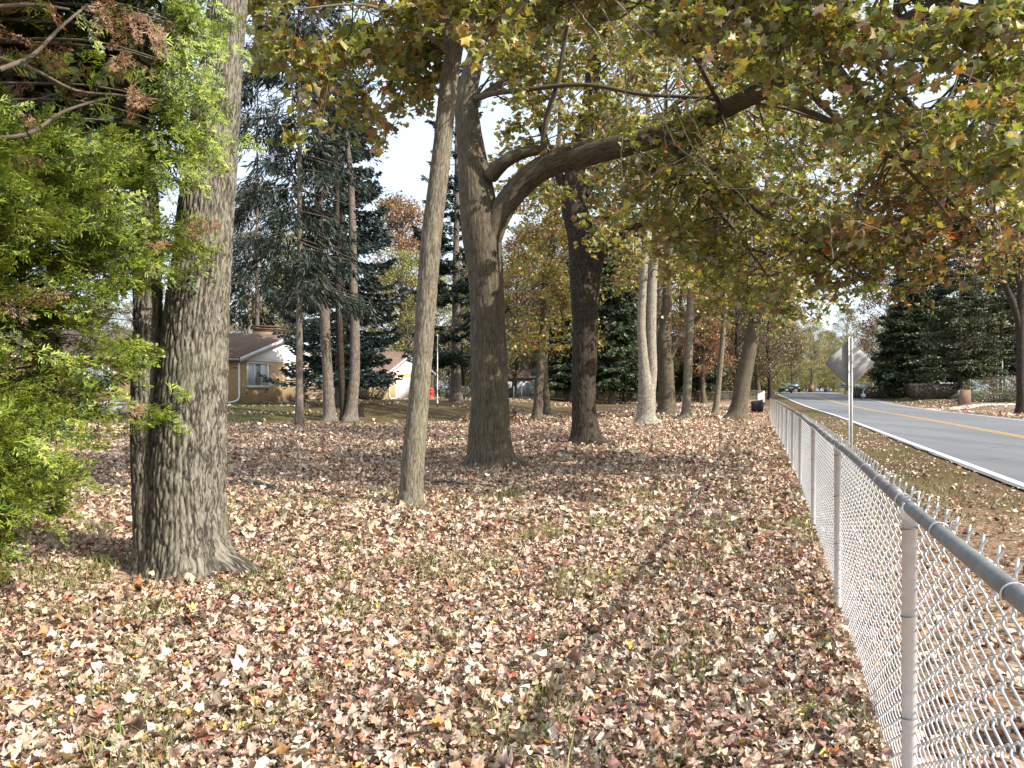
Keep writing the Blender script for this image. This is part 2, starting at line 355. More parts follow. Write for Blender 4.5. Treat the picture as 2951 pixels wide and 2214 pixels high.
def paint_mat(name, c, wear):
    m, t, b = new_mat(name)
    tc = N(t, "ShaderNodeTexCoord"); n = N(t, "ShaderNodeTexNoise"); n.inputs["Scale"].default_value = 14; n.inputs["Detail"].default_value = 8; n.inputs["Roughness"].default_value = .75
    t.links.new(tc.outputs["Object"], n.inputs[0])
    t.links.new(ramp(t, [(.30, (.12, .12, .12)), (.40, tuple(q * .85 for q in c)), (.7, c)], n.outputs[0]), b.inputs["Base Color"])
    b.inputs["Roughness"].default_value = .7; return m
M['line_white'] = paint_mat('line_white', (.72, .72, .70), .3); M['line_yellow'] = paint_mat('line_yellow', (.62, .36, .05), .3)
YS = grid_axis([(-14, 60, 1.0), (60, 140, 3.5), (140, 420, 20)])
def strip(name, s0, s1, zo, mat, ys=YS, wob=0.0):
    ys = np.asarray(ys); e0 = s0 + wob * (vnoise(ys * .9, ys * 0 + 3, k=int(s0 * 10) + 1) - .5); e1 = s1 + wob * (vnoise(ys * .9, ys * 0 + 8, k=int(s1 * 10) + 2) - .5)
    X0 = RX(ys) + e0; X1 = RX(ys) + e1; zc = Zt(RX(ys) + 9, ys) + zo
    V = np.stack([np.stack([X0, ys, zc], -1), np.stack([X1, ys, zc], -1)], 1).reshape(-1, 3); k = np.arange(len(ys) - 1) * 2
    return link(name, mesh_np(name, V, np.stack([k, k + 1, k + 3, k + 2], 1)), None, mat)
road = tag(strip('road', 3.98, 13.9, .03, asph, wob=.12), 'grey asphalt road beyond the fence', kind='structure')
ol = strip('edge_line', 4.1, 4.27, .035, M['line_white']); ol.parent = road
ol = strip('edge_line', 13.35, 13.49, .035, M['line_white']); ol.parent = road
ol = strip('centre_line', 8.36, 8.47, .035, M['line_yellow']); ol.parent = road
dash = [strip('centre_line', 8.62, 8.73, .035, M['line_yellow'], np.linspace(-14, 420, 300))]
dash[0].parent = road
road_mb = None
M['shoulder'] = noise_mat('shoulder', (.12, .09, .065), (.26, .2, .15), 30, .95, 0, .5)
tag(strip('road_shoulder', 13.8, 14.9, .024, M['shoulder'], wob=.5), 'brown dusty shoulder along the far road edge', kind='structure')

# ------------------------------------------------------------------ leaves
MAPLE = np.array([(0, 0), (.28, .08), (.58, .16), (.40, .36), (.60, .60), (.22, .60), (0, 1.02), (-.22, .60), (-.60, .60), (-.40, .36), (-.58, .16), (-.28, .08)])
MAPLE_FAN = np.array([(k, (k + 1) % 12, 12) for k in range(12)])
MAPLE_V = np.vstack([MAPLE, [(0, .34)]])
MAPLE8 = np.array([(0, 0), (.50, .10), (.30, .38), (.55, .62), (0, 1.0), (-.55, .62), (-.30, .38), (-.50, .10)])
MAPLE8_V = np.vstack([MAPLE8, [(0, .36)]]); MAPLE8_F = np.array([(k, (k + 1) % 8, 8) for k in range(8)])
OAK = np.array([(0, 0), (.12, .22), (.34, .32), (.13, .44), (.38, .60), (.15, .68), (0, 1.05), (-.20, .72), (-.36, .58), (-.14, .46), (-.33, .34), (-.10, .20)])
OAK_V = np.vstack([OAK, [(0, .5)]])
HEX_V = np.array([(0, 0), (.50, .25), (.30, .60), (0, 1.0), (-.32, .58), (-.48, .22)]); HEX_F = np.array([(0, 1, 2), (0, 2, 3), (0, 3, 4), (0, 4, 5)])
DIAM_V = np.array([(0, 0), (.42, .42), (0, 1.0), (-.42, .42)]); DIAM_F = np.array([(0, 1, 2), (0, 2, 3)])
def leaves_np(pos, size, nor, tip, shape, faces, col, curl=.35, rs=R):
    """returns V, F, C for N leaves; base of the leaf at pos"""
    n = len(pos); m = len(shape)
    nor = nrm(nor); tip = nrm(tip - nor * (tip * nor).sum(-1, keepdims=True)); sid = np.cross(tip, nor)
    a = rs.normal(0, curl, (n, 1)) + curl * .6; bq = rs.normal(0, curl, (n, 1)); c = rs.normal(0, curl * .5, (n, 1))
    x = shape[None, :, 0] * (1 - np.abs(bq) * .15); y = shape[None, :, 1]
    z = a * np.abs(x) + bq * (y - .4) ** 2 * 1.3 + c * x * y + rs.normal(0, .04 + curl * .1, (n, m))
    P = pos[:, None] + size[:, None, None] * (x[..., None] * sid[:, None] + (y[..., None]) * tip[:, None] + z[..., None] * nor[:, None])
    Fc = (faces[None] + (np.arange(n) * m)[:, None, None]).reshape(-1, 3)
    return P.reshape(-1, 3), Fc, np.repeat(col, m, 0)
def pick_cols(n, pal, wts, rs=R, v=.18):
    pal = np.array(pal, float); w = np.array(wts, float); k = rs.choice(len(pal), n, p=w / w.sum())
    c = pal[k] * (1 + rs.normal(0, v, (n, 1))) * (1 + rs.normal(0, .05, (n, 3)))
    return np.clip(c, .004, .95)
def rand_dir(n, rs=R): return nrm(rs.normal(0, 1, (n, 3)))

def scatter(name, pos, rot, scale, meshes, mat, parent=None, seed=0):
    """one object of kind stuff: alike small pieces spread over points by geometry nodes"""
    cl_ = bpy.data.collections.new(name + '_pieces')
    for q, me in enumerate(meshes):
        o = bpy.data.objects.new(name + '_piece', me); cl_.objects.link(o)
        if not me.materials: me.materials.append(mat)
    me = bpy.data.meshes.new(name); me.vertices.add(len(pos)); me.vertices.foreach_set("co", np.ascontiguousarray(pos, np.float32).ravel())
    a = me.attributes.new("rot", 'FLOAT_VECTOR', 'POINT'); a.data.foreach_set("vector", np.ascontiguousarray(rot, np.float32).ravel())
    a = me.attributes.new("scl", 'FLOAT', 'POINT'); a.data.foreach_set("value", np.ascontiguousarray(scale, np.float32))
    a = me.attributes.new("idx", 'INT', 'POINT'); a.data.foreach_set("value", np.random.RandomState(seed).randint(0, len(meshes), len(pos)).astype(np.int32))
    me.materials.append(mat); me.update()
    ng = bpy.data.node_groups.new(name, 'GeometryNodeTree')
    ng.interface.new_socket('Geometry', in_out='INPUT', socket_type='NodeSocketGeometry'); ng.interface.new_socket('Geometry', in_out='OUTPUT', socket_type='NodeSocketGeometry')
    gi = ng.nodes.new('NodeGroupInput'); go = ng.nodes.new('NodeGroupOutput'); ip = ng.nodes.new('GeometryNodeInstanceOnPoints'); ci = ng.nodes.new('GeometryNodeCollectionInfo')
    ci.inputs['Collection'].default_value = cl_; ci.inputs['Separate Children'].default_value = True; ci.inputs['Reset Children'].default_value = True
    def na(nm, typ):
        n = ng.nodes.new('GeometryNodeInputNamedAttribute'); n.data_type = typ; n.inputs['Name'].default_value = nm; return n.outputs[0]
    L = ng.links.new; L(gi.outputs[0], ip.inputs['Points']); L(ci.outputs[0], ip.inputs['Instance']); ip.inputs['Pick Instance'].default_value = True
    L(na('idx', 'INT'), ip.inputs['Instance Index']); L(na('rot', 'FLOAT_VECTOR'), ip.inputs['Rotation']); L(na('scl', 'FLOAT'), ip.inputs['Scale']); L(ip.outputs[0], go.inputs[0])
    o = link(name, me, parent); m = o.modifiers.new('spread', 'NODES'); m.node_group = ng
    return tag(o, kind='stuff')

# ------------------------------------------------------------------ trees
PAL_OLIVE = [(.19, .235, .034), (.31, .31, .038), (.46, .37, .046), (.36, .19, .034), (.22, .12, .028), (.46, .40, .24), (.55, .07, .035)]
def clusters_to_tree(root, limbs, cl, mat_tw, pal, wts, size, shape, faces, rs, leaf_mat_='leaf', twig_r=.010, anchors=None, k_tw=6, droop=.35, parts=0, lname='crown'):
    """limbs: (n,4) sample points (x,y,z,r); cl: rows (x,y,z,rx,ry,rz,nleaves). Builds branches and crown as children of root."""
    tw = MB(); allp = []; flg = []
    for row in cl:
        c = np.array(row[:3]); rad = np.array(row[3:6]); n = int(row[6])
        d = np.linalg.norm(limbs[:, :3] - c, axis=1) + rs.rand(len(limbs)) * .4
        a = limbs[np.argmin(d)]
        mid = (a[:3] + c) / 2 + rs.normal(0, .12, 3) * np.linalg.norm(c - a[:3]) + (0, 0, .08 * np.linalg.norm(c - a[:3]))
        P = catmull(np.vstack([a[:3], mid, c + rs.normal(0, .1, 3)]), 7)
        L = np.linalg.norm(c - a[:3]); r0 = min(a[3] * .6, .010 + .010 * L)
        tw.tube(P, np.linspace(r0, twig_r * .7, 7), 4, False)
        pts = []
        for q in range(k_tw):
            s0 = P[rs.randint(3, 7)]; e = c + rand_dir(1, rs)[0] * rad * rs.uniform(.65, 1.1)
            m2 = (s0 + e) / 2 + rs.normal(0, .16, 3) * rad
            T = catmull(np.vstack([s0, m2, e + (0, 0, -droop * rad[2] * .5)]), 5)
            tw.tube(T, np.linspace(twig_r * .6, twig_r * .2, 5), 3, False)
            pts.append(T[1:])
        pts = np.vstack(pts)
        pos = pts[rs.randint(0, len(pts), n)] + rs.normal(0, 1, (n, 3)) * rad * .16
        allp.append(pos); flg.append(np.full(n, len(row) > 7))
    pos = np.vstack(allp); n = len(pos)
    sz = size * rs.uniform(.6, 1.2, n)
    nor = rand_dir(n, rs) * .75 + (0, 0, .75)
    tip = rand_dir(n, rs) + (0, 0, -droop * 2)
    col = pick_cols(n, pal, wts, rs); fl_ = np.concatenate(flg)
    if fl_.any(): col[fl_] = pick_cols(int(fl_.sum()), pal, [1.2, 1.6, 1.4, 2.6, 4.5, .5, .25], rs)
    if parts:
        d = np.linalg.norm(pos - np.array((0, 0, CAM_H)), axis=1)
        vis = (np.abs(pos[:, 0] / np.maximum(pos[:, 1], .1)) < .66) & (pos[:, 2] < CAM_H + pos[:, 1] * .5) & (pos[:, 1] > 1)
        order = np.argsort(np.where(vis, d, 1e6))[:parts]
        keep = np.ones(n, bool); keep[order] = False
        protos = []
        for q in range(14):
            c1 = pick_cols(1, pal, wts, rs)
            v1, f1, cc = leaves_np(np.zeros((1, 3)), np.ones(1), np.array([(0, 0, 1.)]), np.array([(0, 1., 0)]), shape, faces, c1, .3, rs)
            protos.append(mesh_np('leaf', v1, f1, False, cc))
        from mathutils import Matrix
        for o_ in order:
            o = link('leaf', protos[rs.randint(14)], root, M[leaf_mat_])
            z = nrm(nor[o_]); y = nrm(tip[o_] - z * np.dot(tip[o_], z)); x = np.cross(y, z); s_ = sz[o_]
            p = pos[o_] - np.array(root.location)
            o.matrix_local = Matrix(((x[0] * s_, y[0] * s_, z[0] * s_, p[0]), (x[1] * s_, y[1] * s_, z[1] * s_, p[1]), (x[2] * s_, y[2] * s_, z[2] * s_, p[2]), (0, 0, 0, 1)))
        pos, sz, nor, tip, col = pos[keep], sz[keep], nor[keep], tip[keep], col[keep]
    V, Fc, C = leaves_np(pos, sz, nor, tip, shape, faces, col, .3, rs)
    off = np.array(root.location)
    tag(link(lname, mesh_np(lname, V - off, Fc, False, C), root, M[leaf_mat_]), kind='stuff')
    for k in range(len(tw.V)): tw.V[k] = tw.V[k] - off
    tag(tw.build('branches', M[mat_tw], root, True), kind='stuff')
def trunk_disp(amp, plates_round, rows_per_m, flare, lobes, zb, seed, flare_h=.35, lumps=.04):
    def f(a, L, r, z):
        h = np.maximum(z - zb, 0)
        rr = r * lumps * (vnoise(a * 3 / (2 * math.pi) * 2, L * .8 + a * 0, 6, seed) * 2 - 1)
        per = plates_round
        x = a / (2 * math.pi) * per + (vnoise(a * 0 + a / (2 * math.pi) * 8, L * 2.5 + a * 0, 8, seed + 4) - .5) * .8
        y = L * rows_per_m + a * 0
        w = np.clip(worley(x, y, per, seed) / .22, 0, 1)
        fine = vnoise(a / (2 * math.pi) * per * 3, L * rows_per_m * 5 + a * 0, per * 3, seed + 9)
        rr = rr + amp * (w - 1) + amp * .4 * (fine - .5)
        fl = np.exp(-h / flare_h)
        lob = 0
        for (ang, wd, s) in lobes:
            dd = np.abs((a - ang + math.pi) % (2 * math.pi) - math.pi)
            lob = lob + s * np.exp(-(dd / wd) ** 2)
        return rr + r * fl * (flare + lob * np.exp(-h / (flare_h * .8)) / 1.0)
    return f
def px_path(rows, zoff=0):
    """rows (x, y, Y, width) in photo units -> (n,4) world points with radius"""
    return np.array([np.append(W(x, y, Y), w / F * Y / 2) for x, y, Y, w in rows])
def trunk(root, name, P4, n=24, m=60, mat='bark_maple', disp=None, sink=True):
    Q4 = catmull(P4, m)
    V, Fq, uv = tube(Q4[:, :3], np.maximum(Q4[:, 3], .004), n, disp)
    off = np.array(root.location)
    link(name, mesh_np(name, V - off, Fq, True, None, uv), root, M[mat]); return Q4
def base_down(P4, d=.25):
    """prepend a point below ground so that the trunk grows out of the soil"""
    a = P4[0].copy(); a[2] -= d; return np.vstack([a, P4])

# --- big double stemmed tree in front on the left
b0 = GD(398, 1232); Yb = b0[1]
t1 = empty('shade_tree', b0, 'thick double stemmed tree with furrowed grey bark at front left', 'tree')
main = px_path([(412, 1236, Yb, 178), (408, 1190, Yb, 166), (406, 1120, Yb, 158), (407, 1000, Yb, 158), (415, 850, Yb, 148), (424, 700, Yb, 136), (437, 560, Yb, 122),
                (448, 420, Yb + .05, 114), (466, 250, Yb + .1, 102), (482, 100, Yb + .15, 88), (498, -60, Yb + .2, 80), (520, -400, Yb + .4, 70), (560, -900, Yb + .8, 50)])
main = base_down(main)
q1 = trunk(t1, 'trunk', main, 200, 320, 'bark_grey', trunk_disp(.024, 42, 5.0, .12, [(3.45, .34, .95), (4.5, .35, .4), (5.6, .3, .2), (1.6, .6, .4)], b0[2], 11, .24))
left = base_down(px_path([(334, 1228, Yb - .03, 78), (326, 1150, Yb - .05, 70), (318, 1000, Yb - .05, 66), (317, 850, Yb - .04, 64), (320, 720, Yb, 60), (319, 600, Yb + .1, 58), (314, 450, Yb + .2, 54), (307, 300, Yb + .35, 50), (296, 100, Yb + .5, 46), (280, -300, Yb + .9, 38)]))
trunk(t1, 'stem', left, 90, 240, 'bark_grey', trunk_disp(.020, 17, 5.0, .1, [(5.2, .5, .4)], b0[2], 23, .2))
rs = np.random.RandomState(3)
cl = [np.concatenate([W(rs.uniform(250, 900), rs.uniform(-1400, -500), Yb + rs.uniform(-1.5, 3)), (.8, .8, .5), [60]]) for _ in range(30)]
clusters_to_tree(t1, q1[220:], cl, 'twig', PAL_OLIVE, [4, 4, 2, 2, 1, 1, 0], .15, MAPLE8_V, MAPLE8_F, rs)

# --- thin tree right of it
b0 = GD(886, 1097); Yb = b0[1]
t2 = empty('slender_tree', b0, 'slender leaning grey tree standing before the big maple', 'tree')
p2 = base_down(px_path([(886, 1097, Yb, 60), (889, 1060, Yb, 52), (894, 975, Yb, 49), (911, 796, Yb, 43), (931, 525, Yb, 43), (953, 334, Yb, 41), (967, 200, Yb, 38), (986, 70, Yb, 37), (1003, -60, Yb - .1, 30), (1030, -300, Yb - .2, 24), (1050, -700, Yb, 14)]))
q2 = trunk(t2, 'trunk', p2, 64, 300, 'bark_thin', trunk_disp(.010, 13, 4.5, .12, [(4.6, .6, .2)], b0[2], 31, .12, .05))
f2 = px_path([(975, 130, Yb, 26), (965, 60, Yb - .05, 20), (962, -40, Yb - .1, 18), (950, -250, Yb - .3, 12)]); trunk(t2, 'limb', f2, 24, 60, 'bark_thin')
l2 = [trunk(t2, 'limb', px_path(r), 12, 30, 'bark_thin') for r in (
    [(975, 120, Yb, 14), (930, 80, Yb - .4, 11), (870, 40, Yb - .9, 9), (780, 10, Yb - 1.4, 6), (640, 20, Yb - 1.8, 3)],
    [(985, 60, Yb, 12), (1050, -20, Yb - .4, 10), (1180, -60, Yb - .9, 7), (1300, -40, Yb - 1.2, 4)],
    [(962, -30, Yb, 12), (850, -110, Yb - .6, 8), (680, -140, Yb - 1.0, 5), (560, -80, Yb - 1.3, 3)])]
lim2 = np.vstack([q2[205:], catmull(f2, 20)] + l2)
rs = np.random.RandomState(5)
cl = []
def lower2(x): return np.interp(x, [530, 600, 680, 760, 800, 850, 900, 950, 1000, 1150], [120, 180, 235, 290, 310, 285, 240, 200, 130, 60])
for _ in range(92):
    x = rs.uniform(535, 1130); y = rs.uniform(-190, lower2(x) - 20); Y = Yb + rs.uniform(-2.2, 2.2)
    cl.append(np.concatenate([W(x, y, Y), (.46, .5, .28), [78]]))
for (x, y, Yo) in ((700, 268, -1.2), (660, 285, -1.3), (765, 215, -1), (640, 240, -.8)): cl.append(np.concatenate([W(x, y, Yb + Yo), (.34, .3, .15), [26]]))
clusters_to_tree(t2, lim2, cl, 'twig', PAL_OLIVE, [4.6, 4.6, 2.0, 1.3, 1.1, 1.1, .02], .135, MAPLE_V, MAPLE_FAN, rs, parts=120, k_tw=5)

# --- the big maple with the long limb
b0 = GD(1063, 1010); Yb = b0[1]
t3 = empty('maple_tree', b0, 'big maple with a long arching limb reaching over the fence', 'tree')
p3 = base_down(px_path([(1063, 1010, Yb, 100), (1060, 985, Yb, 95), (1057, 940, Yb, 90), (1058, 860, Yb, 80), (1055, 728, Yb, 77), (1049, 592, Yb, 77), (1040, 500, Yb, 84), (1030, 420, Yb + .1, 76), (1020, 340, Yb + .2, 62),
                        (1008, 234, Yb + .3, 52), (1014, 170, Yb + .4, 40), (1034, 90, Yb + .5, 26), (1075, 0, Yb + .6, 19), (1110, -150, Yb + .8, 17), (1130, -500, Yb + 1, 12), (1140, -900, Yb + 1, 8)]))
q3 = trunk(t3, 'trunk', p3, 116, 300, 'bark_maple', trunk_disp(.014, 34, 2.4, .15, [(3.45, .4, .65), (5.95, .4, .65), (4.7, .4, .3), (1.5, .6, .4)], b0[2], 41, .30, .045))
limb_rows = [(1052, 560, Yb, 44), (1066, 500, Yb - .1, 50), (1088, 450, Yb - .15, 52), (1126, 401, Yb - .25, 52), (1182, 358, Yb - .5, 51), (1275, 331, Yb - .9, 50), (1409, 297, Yb - 1.8, 48), (1509, 264, Yb - 2.6, 43), (1610, 214, Yb - 3.4, 40),
             (1700, 172, Yb - 4.2, 37), (1791, 137, Yb - 4.9, 36), (1925, 63, Yb - 5.7, 36), (2009, 17, Yb - 6.2, 34), (2120, -60, Yb - 6.7, 30), (2280, -170, Yb - 7.2, 22)]
lq = trunk(t3, 'limb', px_path(limb_rows), 48, 200, 'bark_maple', trunk_disp(.010, 20, 2.6, 0, [], -9, 51, .3, .06))
sub = [
    [(1060, 380, Yb - .1, 34), (1090, 350, Yb - .4, 30), (1130, 330, Yb - .5, 26), (1176, 323, Yb - .6, 20), (1240, 316, Yb - .4, 12), (1300, 290, Yb - .2, 8)],
    [(1178, 350, Yb - .5, 17), (1174, 310, Yb - .7, 15), (1182, 250, Yb - .9, 13), (1203, 184, Yb - 1.1, 12), (1221, 80, Yb - 1.4, 10), (1240, -60, Yb - 1.8, 8)],
    [(1025, 215, Yb + .2, 16), (1060, 203, Yb - .3, 12), (1120, 196, Yb - .8, 10), (1258, 183, Yb - 1.4, 9), (1390, 204, Yb - 2, 8), (1530, 212, Yb - 2.6, 7), (1668, 228, Yb - 3.2, 6), (1800, 270, Yb - 3.6, 4)],
    [(1430, 290, Yb - 2, 20), (1500, 370, Yb - 2.3, 17), (1600, 430, Yb - 2.6, 14), (1690, 490, Yb - 2.8, 10), (1790, 560, Yb - 3, 6), (1850, 620, Yb - 3, 3)],
    [(1360, 350, Yb - 1.6, 14), (1420, 372, Yb - 1.9, 13), (1500, 410, Yb - 2.1, 11), (1590, 500, Yb - 2.3, 8), (1660, 600, Yb - 2.4, 4)],
    [(1640, 200, Yb - 3.6, 16), (1720, 230, Yb - 4, 14), (1800, 265, Yb - 4.4, 12), (1880, 310, Yb - 4.7, 10), (1960, 350, Yb - 5, 8), (2080, 380, Yb - 5.2, 5), (2210, 370, Yb - 5.5, 3)],
    [(1720, 170, Yb - 4.3, 15), (1790, 240, Yb - 4.6, 13), (1850, 290, Yb - 4.8, 11), (1940, 350, Yb - 4.9, 8), (2010, 420, Yb - 5, 6), (2060, 480, Yb - 5, 3)],
    [(1800, 130, Yb - 5, 14), (1850, 190, Yb - 5.4, 11), (1930, 250, Yb - 5.7, 9), (2040, 300, Yb - 6, 7), (2180, 350, Yb - 6.3, 4)],
    [(1560, 235, Yb - 3, 12), (1500, 120, Yb - 3.8, 11), (1440, 40, Yb - 4.5, 10), (1390, -60, Yb - 5, 8), (1340, -180, Yb - 5.4, 6)],
    [(1660, 190, Yb - 3.8, 12), (1640, 90, Yb - 4.6, 10), (1590, 20, Yb - 5.2, 9), (1560, -90, Yb - 5.8, 7)],
    [(1790, 135, Yb - 4.9, 14), (1770, 60, Yb - 5.6, 12), (1730, 0, Yb - 6, 11), (1700, -100, Yb - 6.4, 8)],
    [(1925, 63, Yb - 5.7, 12), (2000, 120, Yb - 6.2, 9), (2100, 170, Yb - 6.6, 7), (2230, 220, Yb - 7, 4)],
    [(1791, 137, Yb - 4.9, 16), (1900, 240, Yb - 4.4, 14), (1990, 350, Yb - 4, 11), (2060, 440, Yb - 3.6, 8), (2140, 520, Yb - 3.2, 4)],
    [(1850, 100, Yb - 5.3, 14), (2000, 260, Yb - 5, 12), (2120, 380, Yb - 4.6, 9), (2220, 470, Yb - 4.2, 5)],
    [(2009, 17, Yb - 6.2, 11), (2080, 10, Yb - 6.7, 9), (2180, 40, Yb - 7.1, 6), (2290, 90, Yb - 7.4, 4)],
]
lim3 = [lq[40:], q3[215:]]
for k, r in enumerate(sub):
    lim3.append(trunk(t3, 'limb', px_path(r), 14, 46, 'bark_maple'))
# pale bare twigs hanging in the open
pale = MB()
for r in ([(1350, 150, 11.0), (1352, 240, 10.9), (1343, 330, 10.8), (1345, 390, 10.8), (1356, 400, 10.8)], [(1356, 400, 10.8), (1330, 405, 10.8), (1310, 432, 10.8)],
          [(1480, 235, 10.6), (1500, 190, 10.5), (1530, 120, 10.4), (1560, 85, 10.3), (1610, 75, 10.2)], [(1040, 0, 9.4), (1020, 60, 9.4), (1030, 130, 9.4), (1060, 165, 9.3)],
          [(1400, 180, 10.8), (1430, 260, 10.7), (1440, 320, 10.7)], [(1700, 300, 10), (1760, 380, 10), (1790, 460, 9.9), (1800, 560, 9.9)], [(1480, 220, 10.6), (1540, 330, 10.5), (1640, 330, 10.4), (1720, 310, 10.3)],
          [(1380, 400, 11), (1420, 370, 10.8), (1480, 340, 10.6), (1500, 330, 10.6)], [(1500, 300, 10.6), (1560, 400, 10.5), (1660, 400, 10.4), (1700, 380, 10.4)],
          [(1560, 250, 10.6), (1600, 330, 10.6), (1700, 420, 10.5), (1830, 470, 10.4), (1960, 520, 10.3)], [(1240, 10, 10), (1300, 90, 9.9), (1330, 170, 9.8)], [(1420, 230, 10.6), (1470, 320, 10.5), (1600, 420, 10.4), (1660, 520, 10.4)],
          [(1860, 300, 9.9), (1960, 330, 9.8), (2080, 330, 9.7), (2200, 350, 9.6)], [(1300, 20, 10), (1370, 120, 10), (1440, 200, 10), (1500, 330, 10)], [(1330, 0, 9.8), (1420, 90, 9.8), (1560, 160, 9.7), (1700, 200, 9.7)]):
    P = catmull(np.array([W(*q) for q in r]), 22); pale.tube(P + R.normal(0, .008, P.shape), np.linspace(.010, .005, 22), 6, False)
for k in range(len(pale.V)): pale.V[k] = pale.V[k] - b0
tag(pale.build('twigs', M['twig_pale'], t3, True), kind='stuff')
rs = np.random.RandomState(15)
cl = []
for _ in range(265):                                  # near foliage over the fence and above
    x = rs.uniform(1130, 2330); lo = np.interp(x, [1130, 1300, 1500, 1700, 1850, 2000, 2250], [40, 60, 110, 190, 300, 400, 470])
    y = rs.uniform(-230, lo); f = np.clip((x - 1130) / 1000, 0, 1)
    Y = 11.6 - 2.2 * f + rs.uniform(-1.6, 1.9)
    cl.append(np.concatenate([W(x, y, Y), (.46, .5, .26), [56]]))
for _ in range(165):                                  # under the limb, farther out
    x = rs.uniform(1330, 2000); lo = np.interp(x, [1330, 1500, 1700, 1850, 2000], [430, 630, 690, 640, 520]); y = rs.uniform(250, lo)
    Y = Yb - rs.uniform(-1.5, 3.5)
    cl.append(np.concatenate([W(x, y, Y), (.6, .6, .36), [52]]))
for _ in range(95):                                   # drooping over the road, low right
    x = rs.uniform(1840, 2340); lo = np.interp(x, [1840, 1950, 2100, 2340], [600, 640, 600, 560]); y = rs.uniform(330, lo)
    cl.append(np.concatenate([W(x, y, rs.uniform(10.5, 15)), (.55, .55, .3), [36, 1]]))
for _ in range(85):                                   # round the upper stem
    x = rs.uniform(1080, 1420); y = rs.uniform(-200, 300); Y = Yb + rs.uniform(-1.5, 2.5)
    cl.append(np.concatenate([W(x, y, Y), (.65, .6, .4), [62]]))
clusters_to_tree(t3, np.vstack(lim3), cl, 'twig', PAL_OLIVE, [4.6, 5.0, 2.0, 1.0, .9, 2.0, .06], .135, MAPLE_V, MAPLE_FAN, rs, parts=180, k_tw=5, twig_r=.014)

# --- dark maple behind
def simple_tree(name, label, rows, limbs, clusters, mat, pal, wts, size=.15, seed=1, plates=12, n=48, m=160, amp=.018, flare=.15, lobes=((5.9, .45, .4), (3.6, .4, .85)), group=None, cat='tree', shape=None, faces=None, k_tw=5):
    Yb = rows[0][2]; b = W(*rows[0][:3]); b[2] = zt(b[0], b[1])
    t = empty(name, b, label, cat, group)
    q = trunk(t, 'trunk', base_down(px_path(rows), .3), n, m, mat, trunk_disp(amp, plates, 3.0, flare, lobes, b[2], seed * 7 + 1, .3, .05))
    ls = [q[m // 2:]]
    for r in limbs: ls.append(trunk(t, 'limb', px_path(r), max(10, n // 3), 50, mat))
    if len(clusters):
        clusters_to_tree(t, np.vstack(ls), clusters, 'twig', pal, wts, size, (MAPLE8_V if Yb < 30 else HEX_V) if shape is None else shape, (MAPLE8_F if Yb < 30 else HEX_F) if faces is None else faces, np.random.RandomState(seed), k_tw=k_tw, twig_r=.014)
    return t
def cloud(seed, n, xr, yr, Yr, rad, leaves, lo=None, hi=None):
    rs = np.random.RandomState(seed); out = []
    while len(out) < n:
        x = rs.uniform(*xr); y = rs.uniform(*yr)
        if lo is not None and y > np.interp(x, *lo): continue
        if hi is not None and y < np.interp(x, *hi): continue
        out.append(np.concatenate([W(x, y, rs.uniform(*Yr)), np.array(rad) * rs.uniform(.7, 1.25), [leaves]]))
    return out
YT4 = GD(1270, 962)[1]
W_BROWN = [3.8, 4.0, 2.2, 2.0, 1.5, .5, .05]
simple_tree('maple_tree', 'dark brown maple trunk forking above, right of the big maple', [(1266, 962, YT4, 78), (1264, 930, YT4, 62), (1261, 850, YT4, 52), (1264, 705, YT4, 56), (1256, 525, YT4, 58), (1240, 440, YT4, 56), (1250, 330, YT4, 44), (1275, 220, YT4, 36), (1285, 60, YT4, 28), (1290, -300, YT4, 16)],
            [[(1275, 640, YT4, 38), (1290, 560, YT4 - .2, 30), (1325, 520, YT4 - .5, 20), (1420, 480, YT4 - 1.2, 13), (1560, 520, YT4 - 2, 9), (1700, 560, YT4 - 2.4, 5)],
             [(1238, 440, YT4, 24), (1200, 360, YT4, 18), (1160, 250, YT4 - .4, 12), (1120, 120, YT4 - .6, 6)],
             [(1262, 420, YT4, 22), (1330, 330, YT4 + .4, 15), (1440, 240, YT4 + .6, 9), (1560, 160, YT4 + .6, 5)]],
            cloud(21, 200, (1070, 1860), (-150, 690), (YT4 - 3, YT4 + 3.5), (.85, .85, .5), 90, lo=([1070, 1130, 1250, 1300, 1400, 1600, 1800, 1860], [420, 480, 380, 560, 640, 690, 640, 560])),
            'bark_dark', PAL_OLIVE, W_BROWN, .15, 21, 15, 72, 260, .022)
# --- the mid distance trunks
def flatY(x, y): return GD(x, y)[1]
Y5 = flatY(1395, 919)
simple_tree('pale_tree', 'pale sunlit tree with two stems joined at the base', [(1396, 919, Y5, 52), (1396, 895, Y5, 40), (1397, 850, Y5, 38), (1392, 800, Y5, 26), (1388, 745, Y5, 20), (1386, 690, Y5, 19), (1392, 560, Y5, 17), (1400, 400, Y5, 14), (1400, 100, Y5, 8)],
            [[(1404, 850, Y5, 24), (1409, 800, Y5, 21), (1407, 730, Y5, 21), (1408, 650, Y5, 21), (1412, 560, Y5, 19), (1425, 420, Y5, 15), (1440, 200, Y5, 9)]],
            cloud(31, 60, (1250, 1560), (-50, 640), (Y5 - 3, Y5 + 4), (1.2, 1.2, .7), 120, lo=([1250, 1560], [600, 640])), 'bark_pale', PAL_OLIVE, [3, 4, 2, 2, 2, .5, .2], .17, 31, 12, 40, 160, .012)
Y6 = flatY(1440, 896)
